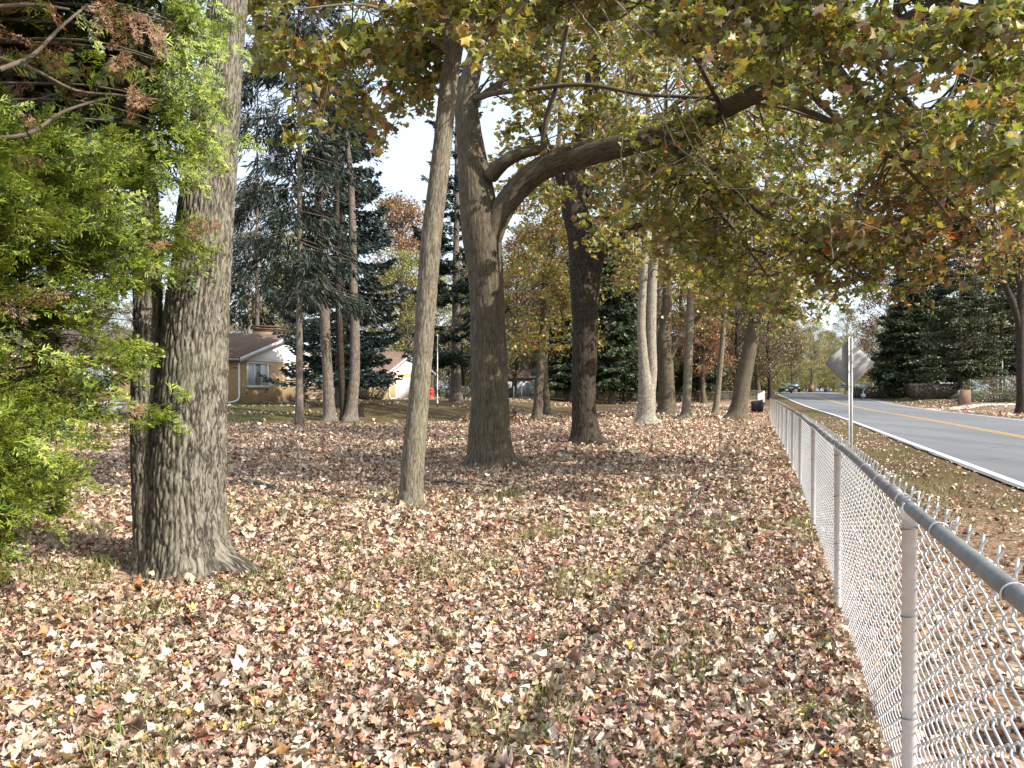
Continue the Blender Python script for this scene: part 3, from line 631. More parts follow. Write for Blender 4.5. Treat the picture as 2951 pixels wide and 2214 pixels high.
simple_tree('oak_tree', 'broad brown trunk forking low behind the pale tree', [(1440, 896, Y6, 46), (1440, 870, Y6, 38), (1438, 800, Y6, 34), (1434, 745, Y6, 32), (1438, 690, Y6, 24), (1442, 600, Y6, 20), (1445, 400, Y6, 14)],
            [[(1444, 770, Y6, 24), (1462, 735, Y6, 18), (1490, 705, Y6, 13), (1530, 660, Y6 - 1, 9), (1580, 600, Y6 - 2, 5)]],
            cloud(32, 40, (1380, 1640), (200, 690), (Y6 - 3, Y6 + 5), (1.7, 1.7, 1), 120), 'bark_maple', PAL_OLIVE, W_BROWN, .2, 32, 12, 36, 120)
Y7 = flatY(1483, 906)
simple_tree('slender_tree', 'straight pole like trunk right of the pale tree', [(1481, 906, Y7, 30), (1483, 880, Y7, 20), (1487, 780, Y7, 18), (1492, 650, Y7, 17), (1497, 500, Y7, 15), (1505, 200, Y7, 10)], [],
            cloud(33, 36, (1420, 1640), (50, 640), (Y7 - 3, Y7 + 4), (1.4, 1.4, .8), 120), 'bark_thin', PAL_OLIVE, W_BROWN, .19, 33, 9, 28, 120, .01)
Y8 = flatY(1546, 896)
simple_tree('slender_tree', 'thin leaning trunk between the pole like tree and the leaning tree', [(1545, 896, Y8, 18), (1548, 870, Y8, 13), (1556, 790, Y8, 12), (1563, 700, Y8, 11), (1572, 560, Y8, 9), (1580, 350, Y8, 6)], [],
            cloud(34, 26, (1500, 1680), (250, 690), (Y8 - 3, Y8 + 4), (1.6, 1.6, .9), 100), 'bark_thin', PAL_OLIVE, W_BROWN, .2, 34, 8, 24, 80, .01)
Y9 = flatY(1593, 906)
simple_tree('leaning_tree', 'stout trunk leaning right beside the black tubs and fence', [(1592, 906, Y9, 48), (1596, 880, Y9, 38), (1606, 820, Y9, 33), (1622, 740, Y9, 30), (1638, 650, Y9, 27), (1650, 540, Y9, 24), (1662, 380, Y9, 18), (1668, 100, Y9, 10)],
            [[(1645, 590, Y9, 14), (1610, 520, Y9, 9), (1570, 470, Y9, 6)]],
            cloud(35, 56, (1540, 1800), (150, 710), (Y9 - 5, Y9 + 4), (1.4, 1.4, .8), 130, lo=([1540, 1620, 1720, 1800], [690, 690, 720, 690])), 'bark_maple', PAL_OLIVE, W_BROWN, .19, 35, 12, 40, 140, .014)
Y10 = flatY(1160, 908)
simple_tree('maple_tree', 'orange tinged maple with a crooked trunk right of the big maple', [(1160, 908, Y10, 26), (1161, 880, Y10, 20), (1168, 780, Y10, 18), (1172, 700, Y10, 17), (1180, 600, Y10, 17), (1196, 520, Y10, 15), (1205, 420, Y10, 12), (1210, 200, Y10, 7)],
            [[(1180, 610, Y10, 9), (1210, 570, Y10, 6), (1240, 540, Y10, 4)]],
            cloud(36, 66, (1090, 1270), (330, 800), (Y10 - 3, Y10 + 5), (1.2, 1.2, .7), 130, lo=([1090, 1150, 1200, 1270], [800, 780, 770, 760])), 'bark_maple', PAL_OLIVE, [2.2, 3, 3, 3.2, 1.6, .5, .1], .18, 36, 9, 30, 140, .012)
Y11 = flatY(1183, 898)
simple_tree('slender_tree', 'thin grey brown trunk just behind the crooked maple', [(1183, 898, Y11, 20), (1181, 870, Y11, 15), (1176, 800, Y11, 14), (1178, 740, Y11, 13), (1186, 600, Y11, 10), (1190, 400, Y11, 6)], [], cloud(37, 20, (1120, 1250), (350, 700), (Y11 - 1, Y11 + 5), (1.4, 1.4, .8), 100), 'bark_maple', PAL_OLIVE, W_BROWN, .2, 37, 8, 24, 100, .01)

# ------------------------------------------------------------------ conifers
PAL_SPRUCE = [(.028, .052, .048), (.045, .078, .068), (.075, .11, .10), (.02, .036, .03)]
PAL_DARK = [(.011, .021, .014), (.017, .030, .018), (.025, .04, .022), (.035, .03, .018)]
PAL_PINE = [(.04, .055, .022), (.065, .078, .03), (.095, .095, .042), (.03, .04, .018)]
def needle_cards(pos, dirs, length, width, col, rs):
    """small folded sprigs: two triangles along a direction"""
    n = len(pos); d = nrm(dirs); sd_ = nrm(np.cross(d, rand_dir(n, rs))); L = length * rs.uniform(.6, 1.3, (n, 1)); Wd = width * rs.uniform(.6, 1.3, (n, 1))
    up = np.cross(sd_, d)
    A = pos; B = pos + d * L * .55 + sd_ * Wd; C = pos + d * L; D = pos + d * L * .5 - sd_ * Wd + up * Wd * .5
    V = np.stack([A, B, C, D], 1).reshape(-1, 3); k = (np.arange(n) * 4)[:, None]
    return V, np.vstack([k + (0, 1, 2), k + (0, 2, 3)]), np.repeat(col, 4, 0)
def conifer(h, r, seed, z0, pal, wts, droop=.25, hang=.3, step=.45, per=7, dens=42, sz=(.28, .07), gap=.0, shape=1.0, up=.15, tk=.016):
    """branches mesh and crown mesh of a conifer of height h standing at the origin"""
    rs = np.random.RandomState(seed); br = MB(); PP = []; DD = []
    z = z0
    while z < h * .985:
        t = (z - z0) / (h - z0); rad = r * (1 - t) ** shape + .15
        nb = max(4, int(per * (1 - .4 * t)))
        for k in range(nb):
            if rs.rand() < gap: continue
            a = rs.uniform(0, 2 * math.pi); L = rad * rs.uniform(.65, 1.12); q = np.linspace(0, 1, 9)
            dz = -droop * L * q ** 1.4 + up * L * q ** 3 * 1.3
            P = np.stack([np.cos(a) * L * q, np.sin(a) * L * q, z + rs.uniform(-.2, .2) + dz], 1)
            P[:, :2] += np.cumsum(rs.normal(0, .015 * L, (9, 2)), 0)
            br.tube(P, np.linspace(.012 + .012 * L, .006, 9), 4, False)
            n = int(dens * L * (1 + .3 * rs.randn()))
            if n < 4: n = 4
            qq = rs.uniform(.18, 1, n) ** .8; base = np.stack([np.interp(qq, q, P[:, c]) for c in range(3)], 1)
            wside = L * .30 * (1 - qq * .6); side = np.array((-math.sin(a), math.cos(a), 0))
            off = rs.normal(0, .55, n)
            base = base + side[None] * (off * wside)[:, None]; base[:, 2] -= np.abs(off) * wside * .3 + rs.rand(n) * hang * .6
            dd = np.stack([np.full(n, math.cos(a)), np.full(n, math.sin(a)), np.full(n, -.15)], 1) * .7 + side[None] * (np.sign(off) * .8)[:, None] + rs.normal(0, .35, (n, 3)); dd[:, 2] -= hang * 2 * rs.rand(n)
            PP.append(base); DD.append(dd)
        z += step * rs.uniform(.7, 1.3) * (1 - .35 * t)
    pos = np.vstack(PP); dirs = np.vstack(DD)
    V, Fc, C = needle_cards(pos, dirs, sz[0], sz[1], pick_cols(len(pos), pal, wts, rs, .25), rs)
    tr = MB(); q = np.linspace(0, 1, 24); tr_r = (tk * h) * (1 - q * .96)
    P = np.stack([np.cumsum(rs.normal(0, .01, 24)), np.cumsum(rs.normal(0, .01, 24)), q * h - .2], 1)
    tr.tube(P, tr_r * (1 + .5 * np.exp(-q * 40)), 14, False)
    return tr.mesh('trunk', True), br.mesh('branches', True), mesh_np('crown', V, Fc, False, C)
def place_conifer(name, label, meshes, pos, rz=0, sc=1.0, group=None, barkm='bark_pine'):
    b = np.array(pos, float); b[2] = zt(b[0], b[1])
    t = empty(name, b, label, 'tree', group); t.rotation_euler[2] = rz; t.scale = (sc, sc, sc)
    link('trunk', meshes[0], t, M[barkm]); tag(link('branches', meshes[1], t, M['twig']), kind='stuff'); tag(link('crown', meshes[2], t, M['needle']), kind='stuff')
    return t
blue = conifer(24, 3.9, 61, 1.75, PAL_SPRUCE, [3, 4, 2, 2], .34, .12, .52, 8, 54, (.30, .085), 0, .75, .30)
place_conifer('spruce_tree', 'blue green spruce with tiered drooping boughs before the house', blue, W(738, 845, 46.5), .4)
nor = conifer(26, 3.3, 62, 6.6, PAL_DARK, [3, 3, 1.5, .6], .40, 1.1, .75, 6, 52, (.46, .04), .16, .45, .1, .0068)
p = GD(647, 920)
place_conifer('spruce_tree', 'slender dark trunk carrying weeping black green boughs left of the spruce', nor, p, 1.2, barkm='bark_pine')
place_conifer('spruce_tree', 'dark weeping spruce rising behind the house roof beside the thick trunk', nor, W(556, 845, 64), 3.1, 1.22)
# tall pines with bare lower trunks
def pine(name, label, rows, limbs, seed, ncl, xr, yr, mat='bark_pine', pal=PAL_DARK, dens=160, rad=(.9, .9, .35)):
    Yb = rows[0][2]; b = W(*rows[0][:3]); b[2] = zt(b[0], b[1]); rs = np.random.RandomState(seed)
    t = empty(name, b, label, 'tree')
    q = trunk(t, 'trunk', base_down(px_path(rows), .3), 30, 170, mat, trunk_disp(.014, 9, 4, .18, [(5, .5, .3)], b[2], seed, .3, .05))
    br = MB(); PP = []; DD = []
    lims = [catmull(px_path(r), 20) for r in limbs]
    for L in lims: br.tube(L[:, :3], L[:, 3], 6, False)
    for row in cloud(seed + 1, ncl, xr, yr, (Yb - 2.5, Yb + 2.5), rad, 1):
        c = row[:3]; a = q[np.argmin(np.abs(q[:, 2] - (c[2] - .3)))][:3]
        P = catmull(np.vstack([a, (a + c) / 2 + (0, 0, .2), c]), 8); br.tube(P, np.linspace(.035, .01, 8), 4, False)
        n = dens; base = c + rs.normal(0, .5, (n, 3)) * row[3:6]; PP.append(base); DD.append((base - c) + rs.normal(0, .3, (n, 3)) + (0, 0, .05))
    for _ in range(16):                              # dead stubs on the bare trunk
        a = q[rs.randint(20, 110)]; e = rs.uniform(0, 6.28); Ls = rs.uniform(.3, 1.3)
        P = np.stack([a[:3] + np.array((math.cos(e), math.sin(e), -.15 + .1 * k)) * Ls * k / 3 for k in range(4)]); br.tube(P, np.linspace(.016, .006, 4), 4, False)
    pos = np.vstack(PP); V, Fc, C = needle_cards(pos, np.vstack(DD), .30, .035, pick_cols(len(pos), pal, [3, 3, 2, 1], rs, .25), rs)
    tag(link('crown', mesh_np('crown', V - b, Fc, False, C), t, M['needle']), kind='stuff')
    for k in range(len(br.V)): br.V[k] = br.V[k] - b
    tag(br.build('branches', M['twig'], t, True), kind='stuff'); return t
Yp = flatY(713, 909)
pine('pine_tree', 'tall pine trunk with flaking bark nearest left of the broken barked pine', [(713, 909, Yp, 34), (711, 885, Yp, 26), (706, 780, Yp, 22), (700, 660, Yp, 21), (694, 540, Yp, 19), (688, 400, Yp, 16), (684, 280, Yp, 14), (676, 50, Yp, 9), (670, -200, Yp, 6)], [], 71, 18, (600, 760), (-150, 330))
Yp = flatY(760, 909)
pine('pine_tree', 'tall pine with bare torn bark patch near its base', [(757, 909, Yp, 36), (760, 880, Yp, 26), (766, 800, Yp, 22), (766, 700, Yp, 20), (763, 600, Yp, 18), (761, 480, Yp, 16), (756, 370, Yp, 13), (744, 260, Yp, 10), (738, 100, Yp, 8), (730, -150, Yp, 5)],
     [[(757, 345, Yp, 4), (735, 335, Yp, 3), (700, 350, Yp - .2, 3), (668, 345, Yp - .3, 2)]], 73, 20, (650, 850), (-150, 300))
Yp = flatY(742, 908)
pine('pine_tree', 'dark trunk touching the torn barked pine on its left', [(744, 908, Yp, 20), (742, 880, Yp, 15), (738, 800, Yp, 15), (734, 720, Yp, 14), (730, 600, Yp, 12), (726, 300, Yp, 8)], [], 75, 10, (650, 800), (150, 420), 'bark_dark')
wpine = conifer(27, 3.6, 64, 3.0, PAL_DARK + [(.05, .085, .06)], [2, 3, 2, .5, 3], -.02, .15, .9, 6, 90, (.40, .05), .12, .45, .12)
place_conifer('pine_tree', 'white pine with open dark boughs behind the slender tree', wpine, W(985, 845, 60), 2.0, 1.0)

# ------------------------------------------------------------------ background trees: shared crowns, each tree its own object
def decid_proto(h, r, seed, pal, wts, ncl=110, leaves=95, size=.26, z0=.22, bare=False, rad=1.15):
    rs = np.random.RandomState(seed); tr = MB(); br = MB()
    q = np.linspace(0, 1, 26); P = np.stack([np.cumsum(rs.normal(0, .06, 26)), np.cumsum(rs.normal(0, .06, 26)), q * h * .9 - .2], 1)
    tr.tube(P, (.019 * h) * (1 - q * .93) * (1 + .5 * np.exp(-q * 30)), 14, False)
    pos = []
    for k in range(ncl):
        z = h * rs.uniform(z0, 1.0); t = (z / h - z0) / (1 - z0); rr = r * math.sqrt(max(.03, 1 - (2 * t - .75) ** 2 / 1.7)) * math.sqrt(rs.uniform(.08, 1)); a = rs.uniform(0, 6.283)
        c = np.array((math.cos(a) * rr, math.sin(a) * rr, z)); s0 = P[min(24, max(3, int((z - rr * .6) / (h * .9) * 25)))]
        T = catmull(np.vstack([s0, (s0 + c) / 2 + (0, 0, rr * .12) + rs.normal(0, .2, 3), c]), 7); br.tube(T, np.linspace(.02 + .012 * rr, .012, 7), 4, False)
        for _ in range(5 if bare else 2):
            e = c + rand_dir(1, rs)[0] * rad * 1.3; br.tube(catmull(np.vstack([T[4], (T[4] + e) / 2 + rs.normal(0, .2, 3), e]), 5), np.linspace(.018, .008, 5), 3, False)
        n = leaves; pos.append(c + rs.normal(0, .5, (n, 3)) * (rad, rad, rad * .65))
    pos = np.vstack(pos); n = len(pos)
    V, Fc, C = leaves_np(pos, size * rs.uniform(.6, 1.2, n), rand_dir(n, rs) + (0, 0, .5), rand_dir(n, rs) + (0, 0, -.5), DIAM_V, DIAM_F, pick_cols(n, pal, wts, rs, .25), .3, rs)
    return tr.mesh('trunk', True), br.mesh('branches', True), mesh_np('crown', V, Fc, False, C)
PR = {
    'green': decid_proto(21, 5.6, 81, PAL_OLIVE, [5, 4, 1.2, .6, .5, .3, 0]),
    'gold': decid_proto(20, 5.2, 82, [(.34, .26, .05), (.26, .24, .05), (.2, .2, .05), (.36, .2, .05)], [3, 3, 3, 1]),
    'orange': decid_proto(22, 4.6, 83, [(.34, .15, .04), (.28, .11, .035), (.2, .12, .04), (.3, .2, .06)], [3, 3, 2, 2], 120, 130),
    'brown': decid_proto(21, 5.4, 84, [(.13, .075, .025), (.17, .12, .03), (.08, .08, .025), (.2, .1, .03)], [3, 2, 3, 2]),
    'bare': decid_proto(19, 5.0, 85, [(.30, .15, .06), (.22, .13, .05), (.24, .18, .06)], [3, 3, 2], 90, 16, .22, .15, True),
    'red': decid_proto(14, 3.6, 86, [(.16, .045, .03), (.11, .05, .03), (.2, .09, .04)], [3, 3, 2], 80, 70, .22, .12),
    'pale': decid_proto(20, 5.5, 87, [(.36, .33, .14), (.28, .28, .10), (.3, .24, .1)], [3, 3, 2], 100, 80),
    'shrub': decid_proto(7, 3.6, 88, PAL_OLIVE, [5, 3, 1.5, 2, 2, .3, 0], 70, 80, .2, .06),
}
PRC = {'spruce': conifer(19, 4.3, 91, 2.3, [(.04, .062, .03), (.06, .088, .04), (.085, .112, .05)], [2, 3, 2], .22, .35, .5, 8, 50, (.46, .12), .05, .7, .12),
       'pine': conifer(24, 5.0, 92, 3.8, PAL_PINE, [3, 3, 2, 1], .18, .5, .7, 8, 46, (.44, .08), .08, .5, .1)}
BARK = {'green': 'bark_maple', 'gold': 'bark_maple', 'orange': 'bark_maple', 'brown': 'bark_dark', 'bare': 'bark_pale', 'red': 'bark_dark', 'pale': 'bark_maple', 'shrub': 'bark_dark'}
rsb = np.random.RandomState(99)
def bgtree(kind, x, Y, sc, name, label, group=None):
    b = W(x, 845, Y)
    ms = PR.get(kind) or PRC[kind]
    o = place_conifer(name, label, ms, b, rsb.uniform(0, 6.28), sc, group, BARK.get(kind, 'bark_pine'))
    if kind in PR:
        for c in o.children:
            if c.name.startswith('crown'): c.data.materials[0] = M['leaf']
    return o
BG = [  # kind, photo x, distance, scale, name, label, group
    ('bare', 540, 78, 1.05, 'bare_tree', 'nearly bare tree with rusty leaves behind the house roof', None),
    ('bare', 470, 92, 1.1, 'bare_tree', 'nearly bare tree seen past the left edge of the house chimney', None),
    ('bare', 300, 84, 1.1, 'bare_tree', 'bare tree behind the cedar and the thick front trunk', None),
    ('gold', 585, 110, .85, 'golden_tree', 'small golden tree glowing behind the chimney', None),
    ('green', 640, 105, 1.1, 'leafy_tree', 'green tree behind the blue spruce and roof', None),
    ('orange', 868, 98, 1.15, 'orange_tree', 'tall rusty orange tree in the gap left of the slender tree', None),
    ('green', 872, 84, .78, 'leafy_tree', 'yellow green tree above the garage roof', None),
    ('green', 935, 92, .72, 'leafy_tree', 'dark green bushy tree behind the red hydrant', None),
    ('brown', 1000, 100, .8, 'leafy_tree', 'brownish tree behind the clipped dark hedge', None),
    ('gold', 1110, 96, .9, 'golden_tree', 'golden tree over the pale shed', None),
    ('orange', 1150, 110, 1.1, 'orange_tree', 'orange brown tree high behind the crooked maple', None)]
for k, (kind, x, Y, sc) in enumerate([('green', 1060, 120, 1.1), ('brown', 1205, 92, 1.0), ('spruce', 1225, 84, .85), ('spruce', 1320, 82, 1.0), ('brown', 1350, 96, 1.1), ('spruce', 1360, 104, 1.1), ('green', 1420, 112, 1.1),
                                     ('red', 1350, 88, .8), ('brown', 1480, 100, 1.05), ('spruce', 1510, 90, .8), ('orange', 1520, 84, .7), ('green', 1560, 115, 1.0), ('brown', 1600, 98, .9), ('green', 1640, 108, .9),
                                     ('spruce', 1590, 118, 1.0), ('brown', 1665, 92, .75), ('green', 1270, 115, 1.15), ('gold', 1400, 125, 1.0), ('shrub', 1500, 104, .9), ('shrub', 1290, 100, .9), ('shrub', 1440, 106, .9), ('shrub', 1580, 104, .8), ('shrub', 1650, 112, .8), ('shrub', 1220, 98, .8)]):
    lm = min([(1060, 'the big maple'), (1170, 'the crooked maple'), (1265, 'the dark maple trunk'), (1395, 'the pale twin stem'), (1440, 'the low forking oak'), (1486, 'the pole like trunk'), (1550, 'the thin leaning trunk'), (1605, 'the stout leaning trunk'), (1650, 'the far fence corner')], key=lambda q: abs(q[0] - x))
    where = 'left of ' if x < lm[0] - 12 else 'right of ' if x > lm[0] + 12 else 'straight behind '
    what = {'spruce': 'dark evergreen', 'orange': 'orange leaved tree', 'red': 'small red leaved tree', 'green': 'green leafed tree', 'brown': 'brown leafed tree', 'gold': 'golden tree', 'shrub': 'low leafy shrub'}[kind]
    BG.append((kind, x, Y, sc, {'spruce': 'spruce_tree', 'orange': 'orange_tree', 'red': 'red_tree', 'gold': 'golden_tree', 'shrub': 'shrub'}.get(kind, 'leafy_tree'),
               what + (' along' if kind == 'shrub' else ' beyond') + ' the back fence, ' + where + lm[1], 'trees behind the back fence'))
BG += [
    ('pale', 1752, 205, .92, 'leafy_tree', 'pale yellow tree at the end of the road left of the sign', None),
    ('pale', 1832, 165, .86, 'leafy_tree', 'tall pale yellow green tree rising behind the diamond sign', None),
    ('gold', 1712, 150, .72, 'golden_tree', 'golden roadside tree above the parked cars', None),
    ('brown', 1700, 190, .8, 'leafy_tree', 'brown tree left of the road crest', None),
    ('gold', 1790, 240, .9, 'golden_tree', 'far golden tree beyond the road crest', None),
    ('bare', 1885, 190, .95, 'bare_tree', 'bare pinkish tree between the pale tree and evergreens', None),
    ('red', 1915, 112, 1.25, 'red_tree', 'dark red tree at the left end of the roadside evergreens', None),
    ('spruce', 1960, 92, .92, 'spruce_tree', 'dark bluish spruce above the low brown hedge across the road', None),
    ('spruce', 2010, 104, 1.1, 'spruce_tree', 'tall spruce peeking between the roadside evergreens', None),
    ('pine', 2075, 84, .78, 'pine_tree', 'olive brown pine behind the brick mailbox pillar', None),
    ('pine', 2165, 92, .9, 'pine_tree', 'olive pine behind the green wire fence', None),
    ('green', 2240, 96, 1.0, 'leafy_tree', 'green tree past the right edge across the road', None),
    ('green', 2150, 130, 1.2, 'leafy_tree', 'tall green tree far behind the roadside pines', None),
    ('green', 1990, 150, 1.0, 'leafy_tree', 'green tree far behind the spruces across the road', None),
    ('green', 1905, 150, .7, 'leafy_tree', 'low green tree beyond the white wall', None),
    ('bare', 2090, 140, 1.2, 'bare_tree', 'bare tree high behind the olive pine', None),
    ('shrub', 1990, 120, .8, 'shrub', 'green shrub under the spruce across the road', None), ('shrub', 2100, 104, .8, 'shrub', 'green shrub left of the green wire fence', None), ('shrub', 2190, 104, .9, 'shrub', 'green shrub behind the green wire fence', None),
    ('shrub', 1920, 150, .9, 'shrub', 'green shrub behind the white wall', None), ('shrub', 1740, 215, .9, 'shrub', 'shrub at the road crest', None), ('shrub', 1690, 175, .9, 'shrub', 'shrub behind the cars at the left kerb', None), ('shrub', 1800, 200, .8, 'shrub', 'shrub under the pale roadside tree', None)]
for a in BG: bgtree(*a)
for k in range(22):
    bgtree('shrub', 845 + 38 * k + rsb.uniform(-10, 10), rsb.uniform(118, 134), rsb.uniform(.9, 1.2), 'shrub', 'low shrub in the thicket far behind the back fence', 'thicket far behind the back fence')
for k in range(9):
    bgtree(['green', 'pale', 'brown'][k % 3], 1655 + 26 * k, rsb.uniform(250, 290), rsb.uniform(.85, 1.1), 'leafy_tree', 'far tree beyond the crest of the road', 'trees beyond the road crest')
    bgtree('shrub', 1650 + 30 * k, rsb.uniform(225, 245), 1.3, 'shrub', 'far shrub beyond the crest of the road', 'shrubs beyond the road crest')
for k in range(34):                                   # the wood that closes the view all round
    x = -250 + 80 * k + rsb.uniform(-30, 30); kd = ['green', 'brown', 'green', 'pale', 'brown', 'bare'][rsb.randint(6)]
    if 1660 < x < 1840: continue
    bgtree(kd, x, rsb.uniform(170, 215) if x > 1600 else rsb.uniform(138, 165), rsb.uniform(.8, 1.0), 'leafy_tree', 'far tree in the hazy wood line behind everything', 'trees of the far wood line')
# tall tree at the right edge across the road
Yr = 51.0
simple_tree('tall_tree', 'tall dark trunk at the right edge across the road', [(2207, 888, Yr, 26), (2206, 860, Yr, 19), (2205, 760, Yr, 17), (2206, 640, Yr, 16), (2212, 500, Yr, 14), (2220, 250, Yr, 9)],
            [[(2205, 720, Yr, 14), (2190, 660, Yr, 13), (2165, 600, Yr, 12), (2150, 540, Yr, 10), (2140, 420, Yr, 7), (2130, 250, Yr, 4)], [(2207, 640, Yr, 9), (2190, 560, Yr, 7), (2180, 480, Yr, 5)]],
            cloud(45, 60, (2040, 2330), (180, 640), (Yr - 3, Yr + 4), (1.5, 1.5, .9), 120, lo=([2040, 2130, 2330], [420, 600, 640])), 'bark_dark', PAL_OLIVE, [5, 5, 1.5, .6, .5, .6, 0], .2, 45, 9, 30, 120, .012)

# ------------------------------------------------------------------ cedar (arborvitae) at the left edge
CXc, CYc = -4.45, 5.25
PAL_CED = [(.19, .26, .026), (.29, .36, .04), (.10, .155, .02), (.05, .082, .015), (.36, .40, .085)]
def frond(seed, brown=False, low=False):
    """flat scale leaf spray, 1 unit long along +Y"""
    rs = np.random.RandomState(seed); V = []; Fq = []; C = []
    def blade(a, b, w, c):
        d = b - a; L = np.linalg.norm(d); s = np.array((-d[1], d[0], 0)) / L * w; k = len(V)
        z = rs.normal(0, .012)
        V.extend([a, a + d * .55 + s + (0, 0, z), b, a + d * .55 - s + (0, 0, z)]); Fq.extend([(k, k + 1, k + 2), (k, k + 2, k + 3)]); C.extend([c] * 4)
    pal = [(.20, .10, .045), (.28, .15, .07)] if brown else PAL_CED
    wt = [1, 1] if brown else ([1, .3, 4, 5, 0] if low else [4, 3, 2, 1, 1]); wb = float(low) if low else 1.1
    ax = catmull(np.array([(0, 0, 0), (rs.normal(0, .05), .5, rs.normal(0, .05)), (rs.normal(0, .12), 1.0, -.12 + rs.normal(0, .06))]), 9)
    for q in range(8): blade(ax[q], ax[q + 1], .016, pick_cols(1, pal, wt, rs)[0])
    for q in range(1, 9):
        for sgn in (-1, 1):
            if rs.rand() < .12: continue
            L = .42 * (1 - q / 10.5) * rs.uniform(.7, 1.2) + .05; an = sgn * rs.uniform(.55, .95)
            d = np.array((math.sin(an), math.cos(an), rs.normal(0, .18))); c = pick_cols(1, pal, wt, rs)[0]
            p0 = ax[q]; p1 = p0 + d * L; blade(p0, p1, .020 * wb, c)
            if low: continue
            for h in (.38, .68):
                for s2 in (-1, 1):
                    a2 = an + s2 * .65; l2 = L * .42 * rs.uniform(.6, 1.2) * (1.1 - h * .5)
                    pm = p0 + d * L * h; blade(pm, pm + np.array((math.sin(a2), math.cos(a2), rs.normal(0, .2))) * l2 * 1.45, .021, c * rs.uniform(.85, 1.2))
    return np.array(V), np.array(Fq), np.array(C)
FR = [frond(200 + k) for k in range(7)]; FRB = [frond(300 + k, True) for k in range(2)]; FRL = [frond(400 + k, False, 1.5) for k in range(4)]; FRD = [(f[0], f[1], f[2] * (.5, .38, .45)) for f in [frond(450 + k, False, 3.4) for k in range(4)]]  # FRD: spray colours darkened to stand for shade inside the crown
def ced_R(z):
    return np.interp(z, [.55, .8, 1.1, 1.55, 2.2, 2.75, 3.0, 3.4, 4.2, 5.5, 7.0], [.62, .94, 1.15, 1.42, 1.72, 2.03, 2.0, 1.92, 1.85, 1.5, .3])
rs = np.random.RandomState(17)
ced = empty('cedar_tree', (CXc, CYc, 0), 'bright green cedar with feathery sprays filling the left edge', 'tree')
tr = MB(); tr.tube(np.array([(0, 0, -.2), (.05, 0, 1.5), (0, .1, 3.5), (.05, .05, 7)]), [.17, .13, .09, .02], 16, False); tr.build('trunk', M['bark_dark'], ced, True)
br = MB(); fr_pos = []; fr_dir = []; fr_nor = []; fr_sz = []; fr_tone = []
cam_az = math.atan2(-CYc, -CXc)
for k in range(430):
    z = rs.uniform(.58, 5.0) if rs.rand() < .9 else rs.uniform(3.2, 6.5)
    a = rs.uniform(-math.pi, math.pi)
    if rs.rand() < .72: a = cam_az + rs.normal(.25, .85)
    d_cam = abs((a - cam_az + math.pi) % (2 * math.pi) - math.pi)
    Rz = float(ced_R(z)) * (1 + .22 * (vnoise(np.array(a * 2.2 + 9), np.array(z * 1.6 + 4), k=77) - .5) * 2)
    if 3.05 < z < 4.5 and (a - cam_az) < .35 and (a - cam_az) > -1.0: Rz *= rs.uniform(.30, .62)
    L = Rz * rs.uniform(.86, 1.03)
    q = np.linspace(0, 1, 9); dirh = np.array((math.cos(a), math.sin(a)))
    P = np.stack([dirh[0] * L * q, dirh[1] * L * q, z - .25 * L + .25 * L * q ** 1.5 - .05 * L * q ** 4], 1); P += np.cumsum(rs.normal(0, .045, (9, 3)), 0) * (q ** .5)[:, None]
    tipw = P[5] + (CXc, CYc, 0); tx_, ty_ = CX + F * tipw[0] / max(tipw[1], .5), YH - F * (tipw[2] - CAM_H) / max(tipw[1], .5)
    if not (-120 < ty_ < 320 and tx_ < 360) or rs.rand() < .04: br.tube(P[3:], np.linspace(.011, .003, 6), 4, False)
    side = np.array((-dirh[1], dirh[0], 0))
    back = d_cam > 1.5
    for f in range(10 if back else 27):
        lowd = back or f >= 22
        t_ = 1 - .5 * rs.rand() ** 1.5 if not lowd else 1 - rs.uniform(.1, .8); p = np.array([np.interp(t_, q, P[:, c]) for c in range(3)]) + side * rs.normal(0, .13) + (0, 0, rs.normal(0, .09))
        d = np.array((dirh[0], dirh[1], rs.uniform(-.5, .45))) + side * rs.normal(0, .75) + rs.normal(0, .15, 3)
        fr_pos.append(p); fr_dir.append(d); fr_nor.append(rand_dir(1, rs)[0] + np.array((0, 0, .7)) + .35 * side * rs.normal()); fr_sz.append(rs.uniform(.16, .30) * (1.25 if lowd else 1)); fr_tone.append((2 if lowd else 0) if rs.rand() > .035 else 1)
# drooping sprays in front of the thick trunk and brown dead sprigs inside
for (x, y, Y, n, sp) in ((385, 50, 5.6, 16, .13), (430, 20, 5.7, 12, .10), (395, 150, 5.6, 18, .13), (425, 110, 5.7, 10, .08), (370, 230, 5.5, 20, .16), (430, 310, 5.7, 8, .08), (405, 335, 5.6, 10, .1), (350, 130, 5.4, 20, .2), (330, 260, 5.4, 18, .2), (395, 60, 5.5, 16, .15), (300, 330, 5.3, 16, .15)):
    c = W(x, y, Y) - np.array((CXc, CYc, 0))
    P = catmull(np.vstack([(c * (.35, .35, 1)) + (0, 0, .1), c * (.75, .75, 1) + (0, 0, .12), c]), 8); br.tube(P, np.linspace(.014, .005, 8), 5, False)
    for f in range(n):
        fr_pos.append(c + rs.normal(0, sp, 3) * (1, 1, .8)); fr_dir.append(np.array((.6, .1, -.5)) + rs.normal(0, .45, 3)); fr_nor.append(np.array((.2, -.8, .4)) + rs.normal(0, .4, 3)); fr_sz.append(rs.uniform(.15, .27)); fr_tone.append(0)
for _ in range(1500):                                 # dense heart of the crown, shade put into its colour
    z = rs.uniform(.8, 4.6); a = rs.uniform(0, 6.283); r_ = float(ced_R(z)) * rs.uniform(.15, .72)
    fr_pos.append(np.array((math.cos(a) * r_, math.sin(a) * r_, z))); fr_dir.append(rand_dir(1, rs)[0]); fr_nor.append(rand_dir(1, rs)[0]); fr_sz.append(rs.uniform(.24, .4)); fr_tone.append(3)
